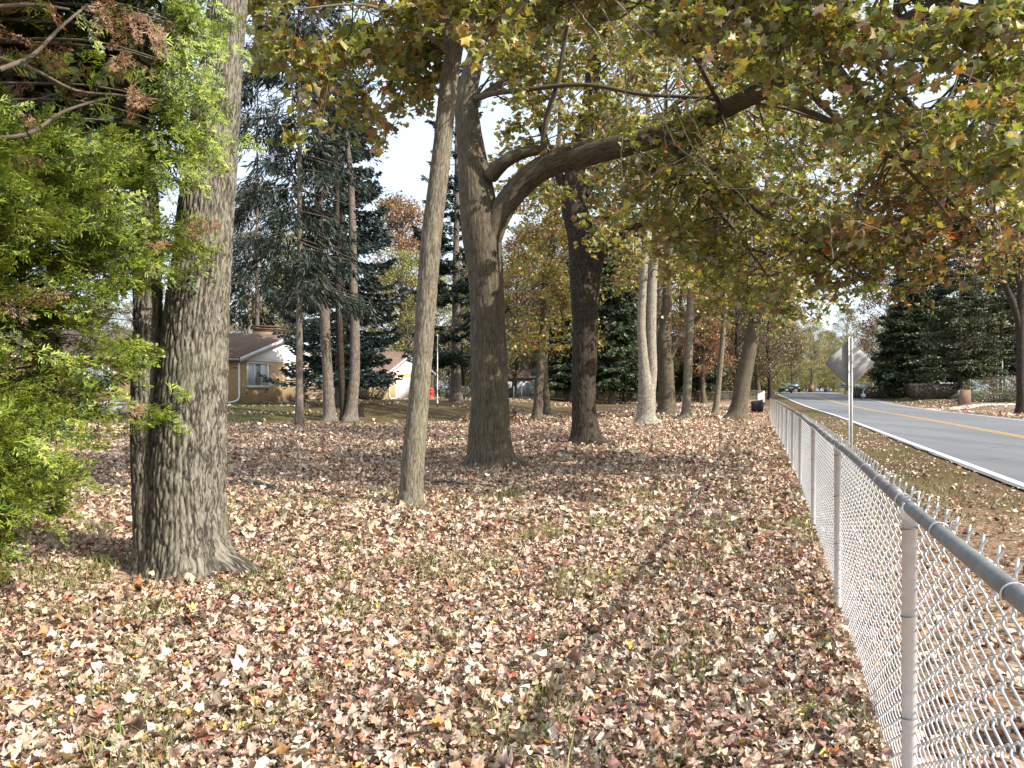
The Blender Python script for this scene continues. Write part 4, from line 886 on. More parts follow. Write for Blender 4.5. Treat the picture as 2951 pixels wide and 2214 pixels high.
for _ in range(900):                                  # inner foliage behind the hollow, coloured dark for shade
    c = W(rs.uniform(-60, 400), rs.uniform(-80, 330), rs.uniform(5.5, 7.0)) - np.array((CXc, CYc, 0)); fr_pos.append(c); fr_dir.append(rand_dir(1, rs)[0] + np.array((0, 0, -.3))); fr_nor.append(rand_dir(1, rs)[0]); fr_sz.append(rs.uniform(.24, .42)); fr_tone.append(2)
for (x, y) in ((270, 120), (320, 60), (290, 25), (215, 45), (240, 10), (60, 260), (300, 190)):
    c = W(x, y, 4.9) - np.array((CXc, CYc, 0))
    for f in range(4): fr_pos.append(c + rs.normal(0, .04, 3)); fr_dir.append(np.array((0, 0, -1)) + rs.normal(0, .3, 3)); fr_nor.append(rand_dir(1, rs)[0]); fr_sz.append(rs.uniform(.12, .2)); fr_tone.append(1)
for r in ([(-60, 110, 4.6), (60, 145, 4.7), (160, 195, 4.9), (250, 205, 5.0), (340, 215, 5.2)], [(-40, 300, 4.5), (60, 290, 4.6), (140, 240, 4.8), (240, 210, 5)], [(0, 150, 4.4), (70, 120, 4.5), (130, 60, 4.6), (190, 10, 4.8)], [(-50, 20, 4.4), (60, 10, 4.5), (150, 20, 4.7)]):
    P = catmull(np.array([W(*q) for q in r]) - np.array((CXc, CYc, 0)), 16); br.tube(P, np.linspace(.016, .006, 16), 6, False)
tag(br.build('branches', M['twig'], ced, True), kind='stuff')
fr_pos = np.array(fr_pos); fr_tone = np.array(fr_tone)
qx = CX + F * (fr_pos[:, 0] + CXc) / np.maximum(fr_pos[:, 1] + CYc, .5); qy = YH - F * (fr_pos[:, 2] - CAM_H) / np.maximum(fr_pos[:, 1] + CYc, .5)
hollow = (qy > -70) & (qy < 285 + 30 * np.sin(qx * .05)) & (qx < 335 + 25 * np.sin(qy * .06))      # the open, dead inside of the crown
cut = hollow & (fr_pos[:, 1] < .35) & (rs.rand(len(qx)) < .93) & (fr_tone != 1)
fr_tone = np.where(hollow & (fr_pos[:, 1] >= .35) & (fr_tone != 1), 3, fr_tone)  # sprays behind the hollow take the darkened set, painting its shade
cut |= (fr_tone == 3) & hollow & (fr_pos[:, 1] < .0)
fr_pos = fr_pos[~cut]; fr_tone = fr_tone[~cut]; fr_dir = np.array(fr_dir)[~cut]; fr_nor = np.array(fr_nor)[~cut]; fr_sz = np.array(fr_sz)[~cut]
fr_dir = nrm(np.array(fr_dir)); fr_nor = nrm(np.array(fr_nor)); fr_sz = np.array(fr_sz); fr_tone = np.array(fr_tone)
from mathutils import Matrix
wp = fr_pos + (CXc, CYc, 0); d = np.linalg.norm(wp - (0, 0, CAM_H), axis=1); vis = (wp[:, 0] / wp[:, 1] > -.66) & (wp[:, 2] < CAM_H + .5 * wp[:, 1])
order = np.argsort(np.where(vis & (fr_tone < 2), d, 1e5))[:300]; single = np.zeros(len(wp), bool); single[order] = True
fme = [mesh_np('spray', *f[:2], False, f[2]) for f in FR]; fmb = [mesh_np('spray', *f[:2], False, f[2]) for f in FRB]
sc_pos = {0: [], 1: [], 2: [], 3: []}; sc_rot = {0: [], 1: [], 2: [], 3: []}; sc_s = {0: [], 1: [], 2: [], 3: []}
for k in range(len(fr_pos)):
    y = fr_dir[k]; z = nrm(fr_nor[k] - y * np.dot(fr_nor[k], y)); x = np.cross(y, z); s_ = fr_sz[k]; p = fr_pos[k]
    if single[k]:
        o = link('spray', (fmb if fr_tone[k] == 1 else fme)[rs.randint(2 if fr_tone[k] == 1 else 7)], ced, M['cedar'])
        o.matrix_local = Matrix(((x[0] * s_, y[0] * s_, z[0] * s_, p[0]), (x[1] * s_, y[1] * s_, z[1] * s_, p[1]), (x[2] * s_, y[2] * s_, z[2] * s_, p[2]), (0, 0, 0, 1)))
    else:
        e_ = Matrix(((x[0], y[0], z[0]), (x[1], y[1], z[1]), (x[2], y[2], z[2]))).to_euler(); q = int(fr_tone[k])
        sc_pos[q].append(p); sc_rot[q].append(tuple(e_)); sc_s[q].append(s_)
for q, (nm, fs) in enumerate((('crown', FR), ('dead_sprays', FRB), ('inner_sprays', FRL), ('shade_tinted_sprays', FRD))):
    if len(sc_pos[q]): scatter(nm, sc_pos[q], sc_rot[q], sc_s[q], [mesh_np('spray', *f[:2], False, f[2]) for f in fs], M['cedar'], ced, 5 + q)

# ------------------------------------------------------------------ chain link fence
M['galv'] = noise_mat('galv', (.66, .66, .66), (.78, .78, .78), 30, .5, .08, .05, 4, 'Object', .5)
M['galv_wire'] = noise_mat('galv_wire', (.50, .50, .50), (.64, .64, .64), 20, .38, .45, 0, 3, 'Object', .5)
M['galv_old'] = noise_mat('galv_old', (.15, .155, .16), (.24, .245, .25), 16, .5, .2, .1, 5, 'Object', .4)
FY = [-.4, 2.65, 5.69, 8.76, 12.4, 15.6, 18.9, 22.2, 25.4, 28.6, 31.8, 35.0, 38.2, 41.4]
FXk = np.interp
def fence_x(Y): return np.interp(Y, [-.4, 2.65, 5.69, 8.76, 13.8, 22, 40, 60], [.33, 1.369, 2.408, 3.43, 5.11, 7.74, 13.45, 19.8])
HB, HR = 1.175, 1.195
fence = empty('chain_link_fence', (fence_x(2.65), 2.65, 0), 'grey galvanised chain link fence running along the road verge', 'fence')
fo = np.array(fence.location)
rail = MB(); P = np.array([(fence_x(y), y, HR + zt(fence_x(y), y) + .006 * math.sin(y * 1.7)) for y in np.arange(-.6, FY[-1] + .01, .4)]) - fo
rail.tube(P, np.full(len(P), .0215), 16); rail.build('top_rail', M['galv_old'], fence, True)
cp = MB(); cp.lathe([(.0, -.055), (.0255, -.055), (.0255, .055), (.0, .055)], n=14, ax=np.array([(1, 0, 0), (0, 0, -1), (0, 1, 0)])); cpm = cp.mesh('coupling', True)
pm = MB(); pm.lathe([(.0245, -.35), (.0245, HB - .03), (.029, HB - .03), (.029, HB + .01), (.020, HB + .03), (0, HB + .03)], n=20); pmm = pm.mesh('post', True)
lp = MB(); a = np.linspace(0, 2 * math.pi, 20); lp.tube(np.stack([np.cos(a) * .0275, a * 0, np.sin(a) * .0275], 1), .003, 5, False); lpm = lp.mesh('rail_loop', True)
tm = MB(); a = np.linspace(-.3, 3.6, 14); tm.tube(np.vstack([np.stack([np.cos(a) * .025, a * .002, np.sin(a) * .025], 1)[::-1], [(.03, 0, .03), (.055, .004, .035)]])[::-1], .0026, 5, False); tmm = tm.mesh('tie_wire', True)
pt = MB(); a = np.linspace(.4, 5.9, 18); pt.tube(np.stack([np.cos(a) * .0275, np.sin(a) * .0275, a * .004], 1), .0022, 5, False); ptm = pt.mesh('tie_wire', True)
for k, y in enumerate(FY):
    x = fence_x(y); z = zt(x, y)
    link('post', pmm, fence, M['galv'], (x - fo[0], y - fo[1], z - fo[2]))
    o = link('rail_loop', lpm, fence, M['galv_old'], (x - fo[0], y - fo[1], z + HR)); o.rotation_euler[2] = -.32
    for h in (.12, .45, .8, 1.1): 
        o = link('tie_wire', ptm, fence, M['galv_old'], (x - fo[0], y - fo[1], z + h)); o.rotation_euler[2] = -.3
for y in np.arange(.9, 34, .62):
    x = fence_x(y); z = zt(x, y) + HR; yy = y + R.uniform(-.1, .1); x = fence_x(yy)
    o = link('tie_wire', tmm, fence, M['galv_wire'], (x - fo[0], yy - fo[1], z)); o.rotation_euler[2] = -.32
for y in (3.0, 9.2, 15.2, 21.4):
    o = link('coupling', cpm, fence, M['galv_old'], (fence_x(y) - fo[0], y - fo[1], HR)); o.rotation_euler[2] = -.32
PITCH = .070
def wire_panel(y0, y1, fine):
    A = np.array((fence_x(y0), y0)); B = np.array((fence_x(y1), y1)); L = np.linalg.norm(B - A); dr = (B - A) / L; nn = np.array((dr[1], -dr[0]))
    zb0, zb1 = zt(*A), zt(*B); nw = max(1, int(round(L / PITCH))); w = L / nw
    kz = np.arange(0, 35)                               # half pitches upwards
    rs = np.random.RandomState(int(y0 * 10) + 40); mb = MB()
    for i in range(nw):
        c = (i + .5) * w; ph = 0
        if fine:
            zz = []; uu = []; vv = []
            for k in kz:
                sg = 1 if (k + i) % 2 else -1; zc = .02 + k * PITCH / 2
                zz += [zc - .014, zc, zc + .014]; uu += [sg * (w / 2 - .011), sg * (w / 2 + .004), sg * (w / 2 - .011)]; vv += [-.006 * sg, 0, .006 * sg]
            zz = zz[:-1] + [1.243]; uu = uu[:-1] + [uu[-1] * .7]; vv = vv[:-1] + [.01]
        else:
            zz = .02 + kz * PITCH / 2; uu = np.where((kz + i) % 2, 1, -1) * (w / 2 + .002); vv = np.zeros(len(kz))
        zz = np.array(zz); uu = np.array(uu); vv = np.array(vv); t_ = np.clip((c + uu) / L, 0, 1)
        sag = .004 * np.sin(c * 1.3 + zz * 3) 
        P = np.stack([A[0] + dr[0] * (c + uu) + nn[0] * (.0265 + vv + sag), A[1] + dr[1] * (c + uu) + nn[1] * (.0265 + vv + sag), zb0 + (zb1 - zb0) * t_ + zz], 1) - fo
        mb.tube(P, .0031 if fine else .0028, 4 if fine else 3, False)
    return mb
for k in range(len(FY) - 1):
    tag(wire_panel(FY[k], FY[k + 1], FY[k] < 9).build('wire_mesh', M['galv_wire'], fence, True), kind='stuff')
# the fence that closes the yard far back
def back_fence(name, label, pts, h, post_every, mat, wire_step=.28):
    e = empty(name, (pts[0][0], pts[0][1], zt(*pts[0])), label, 'fence'); off = np.array(e.location)
    rl = MB(); wr = MB(); P = np.array(pts, float); d = np.concatenate(([0], np.cumsum(np.linalg.norm(np.diff(P, axis=0), axis=1)))); n = int(d[-1] / post_every) + 1
    q = np.linspace(0, d[-1], n); X = np.interp(q, d, P[:, 0]); Y = np.interp(q, d, P[:, 1]); Z = Zt(X, Y)
    po = MB(); po.lathe([(.035, -.2), (.035, h), (0, h + .02)], n=8); pmesh = po.mesh('post', True)
    for x, y, z in zip(X, Y, Z): link('post', pmesh, e, M[mat], (x - off[0], y - off[1], z - off[2]))
    rl.tube(np.stack([X, Y, Z + h - .02], 1) - off, np.full(n, .028), 6); rl.build('top_rail', M[mat], e)
    m = int(d[-1] / wire_step); q2 = np.linspace(0, d[-1], m); X2 = np.interp(q2, d, P[:, 0]); Y2 = np.interp(q2, d, P[:, 1]); Z2 = Zt(X2, Y2)
    for k in range(m - 1):
        for s_ in (0, 1):
            a_, b_ = (k, k + 1) if s_ else (k + 1, k)
            wr.tube(np.array([(X2[a_], Y2[a_], Z2[a_] + .05), (X2[b_], Y2[b_], Z2[b_] + h - .05)]) - off, .006, 3, False)
    tag(wr.build('wire_mesh', M[mat], e), kind='stuff')
M['fence_white'] = plain('fence_white', (.42, .42, .40), .6)
x0 = W(1562, 845, 86); x1 = W(1652, 845, 86)
back_fence('yard_fence', 'pale wire fence corner far back beside the road', [(x0[0], 88.0), (x1[0], 86.0), (fence_x(41.4) + 7.2, 66)], 1.25, 3.0, 'fence_white', .16)
xa = W(1190, 845, 86)
back_fence('yard_fence', 'dull grey wire fence along the back of the yard', [(xa[0], 88.5), (x0[0] - .3, 88.3)], 1.2, 3.4, 'galv_old', .4)

# ------------------------------------------------------------------ road sign seen from behind
M['sign_back'] = noise_mat('sign_back', (.29, .29, .30), (.32, .32, .33), 14, .9, .0, 0, 5, 'Object', .1)
ys = 16.8; xs = (1837 - CX) / F * ys
sg = empty('road_sign', (xs, ys, zt(xs, ys)), 'back of a diamond shaped metal road sign on a post behind the fence', 'sign')
pl = MB(); r_ = .535; cc = .07; zc = CAM_H - (785 - YH) / F * ys - zt(xs, ys)
pts = []
for q in range(4):
    a = math.pi / 2 * q; tip = np.array((math.cos(a), math.sin(a))) * r_
    t1_ = np.array((math.cos(a - math.pi / 2), math.sin(a - math.pi / 2))) * r_; t2_ = np.array((math.cos(a + math.pi / 2), math.sin(a + math.pi / 2))) * r_
    for w_ in (0, .33, .66, 1):
        pts.append(tip + nrm(t1_ - tip) * cc * (1 - w_) ** 2 + nrm(t2_ - tip) * cc * w_ ** 2)
P = np.array([(p[0], .055, zc + p[1]) for p in pts]); pl.prism(P, (0, .004, 0)); o = pl.build('sign_plate', M['sign_back'], sg)
po = MB()   # U channel post
for (dx, dy, wx, wy) in ((0, .035, .05, .008), (-.027, .015, .006, .045), (.027, .015, .006, .045), (-.036, -.008, .018, .006), (.036, -.008, .018, .006)):
    po.box((dx, dy, (zc + .58) / 2 - .15), (wx, wy, zc + .58 + .3))
po.build('post', M['galv'], sg)
for h in (.26, -.26):
    bo = MB(); bo.lathe([(0, -.02), (.012, -.02), (.012, .0), (0, .0)], (0, .03, zc + h), 8, np.array([(1, 0, 0), (0, 0, 1), (0, -1, 0)])); bo.build('bolt', M['galv_old'], sg)
sg.rotation_euler[2] = -.06

# ------------------------------------------------------------------ house and garage
def brick_mat(name, c1, c2, mortar):
    m, t, b = new_mat(name); uv = N(t, "ShaderNodeUVMap"); uv.uv_map = "UVMap"
    br = N(t, "ShaderNodeTexBrick"); br.inputs["Color1"].default_value = (*c1, 1); br.inputs["Color2"].default_value = (*c2, 1); br.inputs["Mortar"].default_value = (*mortar, 1)
    br.inputs["Scale"].default_value = 1; br.inputs["Brick Width"].default_value = .21; br.inputs["Row Height"].default_value = .075; br.inputs["Mortar Size"].default_value = .008; br.inputs["Bias"].default_value = -.1
    t.links.new(uv.outputs[0], br.inputs[0]); n = N(t, "ShaderNodeTexNoise"); n.inputs["Scale"].default_value = 1.2; n.inputs["Detail"].default_value = 6; t.links.new(uv.outputs[0], n.inputs[0])
    mu = N(t, "ShaderNodeMixRGB"); mu.blend_type = 'MULTIPLY'; mu.inputs[0].default_value = .8; t.links.new(br.outputs[0], mu.inputs[1]); t.links.new(ramp(t, [(.3, (.75, .75, .75)), (.7, (1.15, 1.12, 1.08))], n.outputs[0]), mu.inputs[2])
    t.links.new(mu.outputs[0], b.inputs["Base Color"]); b.inputs["Roughness"].default_value = .9
    bp = N(t, "ShaderNodeBump"); bp.inputs[0].default_value = .5; bp.inputs[1].default_value = .01; bp.invert = True; t.links.new(br.outputs[1], bp.inputs[2]); t.links.new(bp.outputs[0], b.inputs["Normal"])
    return m
M['brick'] = brick_mat('brick', (.44, .31, .155), (.36, .245, .12), (.36, .30, .2))
M['brick_old'] = brick_mat('brick_old', (.26, .2, .11), (.2, .15, .085), (.2, .17, .12))
M['brick_dark'] = plain('brick_dark', (.12, .075, .045), .9)
M['brick_red'] = brick_mat('brick_red', (.20, .11, .08), (.15, .085, .065), (.2, .17, .14))
M['shingle'] = brick_mat('shingle', (.19, .125, .095), (.14, .09, .07), (.10, .065, .05))
M['white'] = noise_mat('white', (.70, .71, .72), (.80, .80, .80), 3, .5, 0, 0, 4)
M['grey_trim'] = plain('grey_trim', (.38, .40, .41), .5)
M['glass'] = noise_mat('glass', (.16, .2, .22), (.24, .28, .29), 1.5, .06, 0, 0, 2, 'Object', .9)
M['curtain'] = noise_mat('curtain', (.45, .52, .54), (.62, .68, .70), 5, .8, 0, 0, 3, 'Object', .2, (6, 6, .2))
M['door_red'] = plain('door_red', (.13, .055, .04), .5)
BETA = math.radians(20)
LW = np.array((-math.cos(BETA), -math.sin(BETA), 0)); GW = np.array((math.sin(BETA), math.cos(BETA), 0)); UP = np.array((0, 0, 1.))
def quad_wall(mb, o, u, L, h0, h1, th=.2, inward=None):
    """upright slab from o along u (length L), heights h0..h1, thickness inward; brick uv in metres"""
    n = inward
    A = [o + UP * h0, o + u * L + UP * h0, o + u * L + UP * h1, o + UP * h1]; B = [p + n * th for p in A]
    uvA = [(0, h0), (L, h0), (L, h1), (0, h1)]
    V = np.array(A + B); mb.add(V, np.array([(0, 1, 2, 3), (5, 4, 7, 6), (4, 0, 3, 7), (1, 5, 6, 2), (3, 2, 6, 7), (4, 5, 1, 0)]), np.array(uvA + uvA))
def gable_house(name, label, corner, LL, GL, wall_h, roof_rise, over, cat, gable_door=None):
    base = np.array((corner[0], corner[1], zt(corner[0], corner[1]))); e = empty(name, base, label, cat)
    o = np.zeros(3)
    w = MB(); quad_wall(w, o, LW, LL, -.6, wall_h, .2, GW); w.build('wall', M['brick'], e)
    w = MB(); quad_wall(w, o + GW * .203, GW, GL - .406, -.6, wall_h - .02, .2, LW); w.build('wall', M['brick'], e)
    w = MB(); quad_wall(w, o + GW * (GL - .2), LW, LL, -.6, wall_h, .2, GW); w.build('wall', M['brick'], e)
    w = MB(); quad_wall(w, o + LW * (LL - .2) + GW * .203, GW, GL - .406, -.6, wall_h, .2, LW); w.build('wall', M['brick'], e)
    out = -LW                                           # gable end faces this way
    # white gable triangle with fascia
    g = MB(); a = o + out * .03 + UP * (wall_h - .05) - GW * over; b_ = o + out * .03 + UP * (wall_h - .05) + GW * (GL + over); c = o + out * .03 + GW * GL / 2 + UP * (wall_h + roof_rise + .02)
    g.prism([a, b_, c], LW * .12); gb = g.build('gable', M['white'], e)
    v = MB(); vc = o + out * .04 + GW * (GL / 2) + UP * (wall_h + roof_rise * .62)
    for k in range(5): v.box(vc + UP * (k - 2) * .07, (.03, .5 - abs(k - 2) * .05, .04), math.pi / 2 - BETA - math.pi / 2)
    v.build('gable_vent', M['grey_trim'], e)
    # roof planes
    for sgn, eave in ((-1, -over), (1, GL + over)):
        rf = MB(); th = .14
        E0 = o + out * .35 + GW * eave + UP * (wall_h - .02 - over * roof_rise / (GL / 2) * 0); Rg = o + out * .35 + GW * GL / 2 + UP * (wall_h + roof_rise + .12)
        L2 = LL + .7; d = Rg - E0; Ld = np.linalg.norm(d); nn = nrm(np.cross(LW, d)) * (-sgn)
        nn = nn if nn[2] > 0 else -nn
        V = [E0, E0 + LW * L2, Rg + LW * L2, Rg]; V = V + [p + nn * th for p in V]
        uv = [(0, 0), (L2, 0), (L2, Ld), (0, Ld)]
        rf.add(np.array(V), np.array([(0, 1, 2, 3), (5, 4, 7, 6), (4, 0, 3, 7), (1, 5, 6, 2), (3, 2, 6, 7), (4, 5, 1, 0)]), np.array(uv + uv)); rf.build('roof', M['shingle'], e)
        gt = MB(); gt.box((E0 + E0 + LW * L2) / 2 + GW * sgn * .07 + UP * .0, (L2, .12, .13), BETA); gt.build('gutter', M['grey_trim'] if sgn < 0 else M['white'], e)
        fa = MB(); fa.prism([E0 + out * .02 - UP * .16, E0 + out * .02 + nn * th, Rg + out * .02 + nn * th, Rg + out * .02 - UP * .16], out * .03); fa.build('rake_board', M['white'], e)
    return e, base
hc = GD(518, 872); hy = 50.0; hc = W(518, 845, hy)
house, hb = gable_house('brick_house', 'tan brick bungalow with brown shingle roof and white gable', hc, 21, 10.2, 2.85, 1.72, .55, 'house')
def on_gable(t_, z, d=.0): return GW * t_ - LW * d + UP * z
def on_long(t_, z, d=.0): return LW * t_ - GW * d + UP * z
GA = np.stack([GW, -LW, UP]); LA = np.stack([LW, GW, UP])
def window(e, cfun, ax, t0, t1, z0, z1, panes=3):
    wdt = t1 - t0; tc_ = (t0 + t1) / 2; zc_ = (z0 + z1) / 2
    f = MB(); th = .09
    for z in (z0 - th / 2, z1 + th / 2): f.box(cfun(tc_, z, .03), (wdt + 2 * th, .1, th), ax=ax)
    for t_ in (t0 - th / 2, t1 + th / 2): f.box(cfun(t_, zc_, .031), (th, .098, z1 - z0 - .004), ax=ax)
    for k in range(1, panes): f.box(cfun(t0 + wdt * k / panes, zc_, .028), (.05, .06, z1 - z0 - .004), ax=ax)
    wo = f.build('window', M['white'], e)
    for k in range(panes):
        g = MB(); g.box(cfun(t0 + wdt * (k + .5) / panes, zc_, .012), (wdt / panes - .055, .01, z1 - z0 - .006), ax=ax); g.build('pane', M['curtain'] if k != 1 else M['glass'], wo)
    s_ = MB(); s_.box(cfun(tc_, z0 - .13, .06), (wdt + .3, .14, .07), ax=ax); s_.build('sill', M['brick'], wo)
window(house, on_gable, GA, .75, 2.75, 1.15, 2.62)
window(house, on_gable, GA, 4.9, 5.7, 1.75, 2.55, 2)
window(house, on_long, LA, 3.5, 5.0, 1.2, 2.5, 3)
window(house, on_long, LA, 7.4, 9.0, 1.0, 2.5, 3)
d_ = MB(); d_.box(on_gable(7.1, 1.35, .02), (.95, .06, 2.0), ax=GA); dr_ = d_.build('door', M['door_red'], house)
f = MB()
for t_ in (6.57, 7.63): f.box(on_gable(t_, 1.36, .04), (.1, .1, 2.06), ax=GA)
f.box(on_gable(7.1, 2.44, .041), (1.16, .1, .1), ax=GA); f.build('door_frame', M['white'], house)
ds = MB(); P = catmull(np.array([on_long(-.02, 2.6, .12) + GW * .0, on_long(-.02, 2.4, .1), on_long(-.02, 1.2, .1), on_long(.0, .35, .1), on_long(.25, .12, .14), on_long(.9, -.02, .3), on_long(1.5, -.05, .45)]), 30)
ds.tube(P, .06, 8); ds.build('downspout', M['white'], house, True)
ch = MB(); cc_ = LW * 1.9 + GW * 6.0
quad_wall(ch, cc_ - LW * .75 - GW * .35, LW, 1.5, 3.6, 5.05, .8, GW); chim = ch.build('chimney', M['brick_old'], house)
ch = MB()
for z, ex in ((5.1, .1), (5.22, .22), (5.4, .12)): ch.box(cc_ + LW * .0 + GW * .05 + UP * z, (1.5 + ex, .8 + ex, .10), ax=np.stack([LW, GW, UP]))
ch.build('chimney_cap', M['brick_dark'], chim)
rv = MB(); rv.box(on_long(3.2, 3.75, -2.6), (.5, .35, .22), ax=LA); rv.build('roof_vent', M['brick_dark'], house)
bm_ = MB(); bm_.box((0, 0, 0), (.21, .05, .065)); bmm = bm_.mesh('brick')
rs = np.random.RandomState(8)
for k in range(46):                                   # single dark bricks in the wall
    side = k % 3 == 2; t_ = rs.uniform(.3, 10) if not side else rs.uniform(.2, 8); z = .2 + .075 * rs.randint(0, 33)
    if not side and ((.5 < t_ < 3 and .95 < z < 2.8) or 6.4 < t_ < 7.8 or (4.7 < t_ < 5.9 and z > 1.5)): continue
    if side and ((3.3 < t_ < 5.2 and z > .9) or t_ > 7): continue
    p = on_gable(t_, z, .008) if not side else on_long(t_, z, .008)
    o = link('brick', bmm, house, M['brick_dark'], p); o.rotation_euler[2] = math.atan2(GW[1], GW[0]) if not side else math.atan2(LW[1], LW[0])
# steps with a white railing
stp = hb + on_gable(8.3, 0, 0)
es = empty('entry_steps', stp, 'concrete entry steps with white metal railing at the house door', 'steps')
cm = noise_mat('concrete', (.30, .29, .27), (.42, .41, .38), 9, .9, 0, .2); M['concrete'] = cm
for k in range(3):
    s_ = MB(); s_.box(on_gable(-1.2 + .55 * k + .9, (.66 - .2 * k) / 2 - .1, .75), (.62 if k else 1.9, 1.1, .66 - .2 * k + .2), ax=GA); s_.build('step', cm, es)
rl = MB(); A = on_gable(-.2, 1.55, 1.27); B = on_gable(1.7, .95, 1.27)
rl.tube(np.array([A, B]), .025, 6)
for q in np.linspace(0, 1, 8): p = A + (B - A) * q; rl.tube(np.array([p, p - UP * .85]), .014, 5)
rl.build('railing', M['white'], es)
sp = MB(); sp.box(on_gable(6.3, .12, 1.2) + UP * .0, (1.4, .09, .09), ax=GA @ np.eye(3)); spo = sp.build('downspout_pipe', M['white'], None); spo.location = hb
tag(spo, 'white pipe lying beside the firewood pile', 'pipe')
# firewood
wpb = hb + on_gable(3.9, 0, 2.3); wpb[2] = zt(wpb[0], wpb[1])
M['log'] = noise_mat('log', (.14, .105, .08), (.3, .235, .18), 7, .9, 0, .4); M['log_end'] = noise_mat('log_end', (.3, .22, .15), (.48, .37, .26), 9, .9)
wpile = empty('firewood_pile', wpb, 'stacked pile of split firewood logs against the brick wall', 'firewood')
rs = np.random.RandomState(12)
lg = []
for q in range(4):
    mb = MB(); n = 9; pr = [(0, -.5), (.5 * .16, -.5), (.5 * .17, 0), (.5 * .16, .5), (0, .5)]; mb.lathe(pr, n=n); lg.append(mb.mesh('log', False))
for k in range(72):
    row = int(k / 11); wdt = 2.0 - .14 * row
    if row > 6: break
    t_ = -wdt + 2 * wdt * ((k % 11) + .5) / 11 + rs.normal(0, .03) + .25; z = .10 + row * .18 + rs.normal(0, .015)
    o = link('log', lg[k % 4], wpile, M['log'] if rs.rand() < .6 else M['log_end'], on_gable(t_, z, rs.normal(0, .05)))
    sl = t_ < -.5
    dirv = nrm(-LW + GW * rs.normal(0, .12) + UP * rs.normal(0, .04)) if not sl else nrm(-GW * .75 - LW * .65 - UP * .2 + rs.normal(0, .12, 3))
    o.rotation_euler = Vector(dirv).to_track_quat('Z', 'Y').to_euler(); q = rs.uniform(1.0, 1.4); o.scale = (q, q, rs.uniform(.75, 1.0))
for k in range(6):
    o = link('log', lg[k % 4], wpile, M['log_end'], on_gable(-2.0 + rs.uniform(-.5, .4), .09 + .1 * (k > 3), .2 + rs.normal(0, .2))); o.rotation_euler = Vector(nrm(-GW * .8 - LW * .5 + rs.normal(0, .15, 3) * (1, 1, .2))).to_track_quat('Z', 'Y').to_euler()
gc = W(838, 845, 74.0)
garage, gb_ = gable_house('brick_garage', 'tan brick garage with white gable and white door', gc, 12, 9.2, 2.6, 1.95, .5, 'garage')
d_ = MB(); d_.box(on_gable(3.0, 1.1, .03), (3.2, .08, 2.2), ax=GA); gd = d_.build('garage_door', M['white'], garage)
d_ = MB()
for k in range(3): d_.box(on_gable(3.0, .55 + .55 * k, .075), (3.2, .012, .03), ax=GA)
d_.build('panel_groove', M['grey_trim'], gd)
ds = MB(); ds.tube(catmull(np.array([on_gable(.1, 2.5, .1), on_gable(.1, .3, .1), on_gable(.3, .1, .3), on_gable(.8, .05, .6)]), 16), .05, 7); ds.build('downspout', M['white'], garage, True)
lk = gable_house('brick_wing', 'low tan brick wing joining house and garage behind the spruce', W(700, 845, 62.0), 10, 7, 2.5, 1.3, .4, 'house')[0]
window(lk, on_gable, GA, 1.2, 2.6, 1.0, 2.2, 2); window(lk, on_gable, GA, 4, 5.2, 1.0, 2.2, 2)

# ------------------------------------------------------------------ shrubs and hedges
def leafy_block(name, label, pos, size, seed, pal, wts, leaf=.07, n=2600, flare=0.0, rnd=.25, group=None, cat='hedge', stems=True):
    """clipped or rounded bush: stems plus a dense volume of leaves"""
    rs = np.random.RandomState(seed); b = np.array((pos[0], pos[1], zt(pos[0], pos[1]))); e = empty(name, b, label, cat, group)
    u = rs.uniform(-1, 1, (n, 3)); m = rs.rand(n) < .75; ax = rs.randint(0, 3, n)
    for q in range(3): k = m & (ax == q); u[k, q] = np.sign(u[k, q]) * rs.uniform(.86, 1, k.sum())
    ln = np.linalg.norm(u, axis=1, keepdims=True); mx = np.abs(u).max(1, keepdims=True); u = u * ((1 - rnd) + rnd * mx / np.maximum(ln, .01) * 1.25)
    z = (u[:, 2] * .5 + .5); sc_ = 1 + flare * (z - .5) * 2
    P = np.stack([u[:, 0] * size[0] / 2 * sc_, u[:, 1] * size[1] / 2 * sc_, z * size[2] + .02], 1) + rs.normal(0, .025, (n, 3)); P[:, 2] = np.maximum(P[:, 2], .03)
    V, Fc, C = leaves_np(P, leaf * rs.uniform(.7, 1.3, n), u + rs.normal(0, .5, (n, 3)), rand_dir(n, rs), DIAM_V, DIAM_F, pick_cols(n, pal, wts, rs, .25), .3, rs)
    st = MB()
    for _ in range(26):
        q = rs.randint(n); st.tube(catmull(np.array([(rs.normal(0, size[0] * .12), rs.normal(0, size[1] * .12), -.05), P[q] * (.5, .5, .5), P[q] * .97]), 5), np.linspace(.025, .008, 5), 4, False)
    st.build('stems', M['twig'], e, True); tag(link('foliage', mesh_np('foliage', V, Fc, False, C), e, M['leaf']), kind='stuff'); return e
P_BRN = [(.11, .07, .035), (.15, .09, .045), (.08, .06, .03)]; P_GRN = [(.02, .04, .015), (.035, .06, .02), (.05, .07, .025)]; P_MIX = [(.06, .08, .025), (.11, .08, .035), (.08, .06, .03), (.05, .07, .02)]
leafy_block('hedge', 'vase shaped brown bush before the garage corner', W(802, 845, 66), (2.7, 2.0, 1.95), 1, P_MIX, [2, 3, 2, 1], .08, 5200, .3, .4, cat='bush')
leafy_block('hedge', 'dark bush between the pine trunks at the house', W(728, 845, 60), (1.7, 1.6, 2.1), 2, P_GRN, [2, 2, 1], .09, 2600, .1, .5, cat='bush')
leafy_block('hedge', 'rounded dark hedge right of the grey wheeled bin', W(991, 845, 77), (2.2, 1.8, 1.25), 3, P_GRN, [2, 2, 1], .09, 3600, 0, .5)
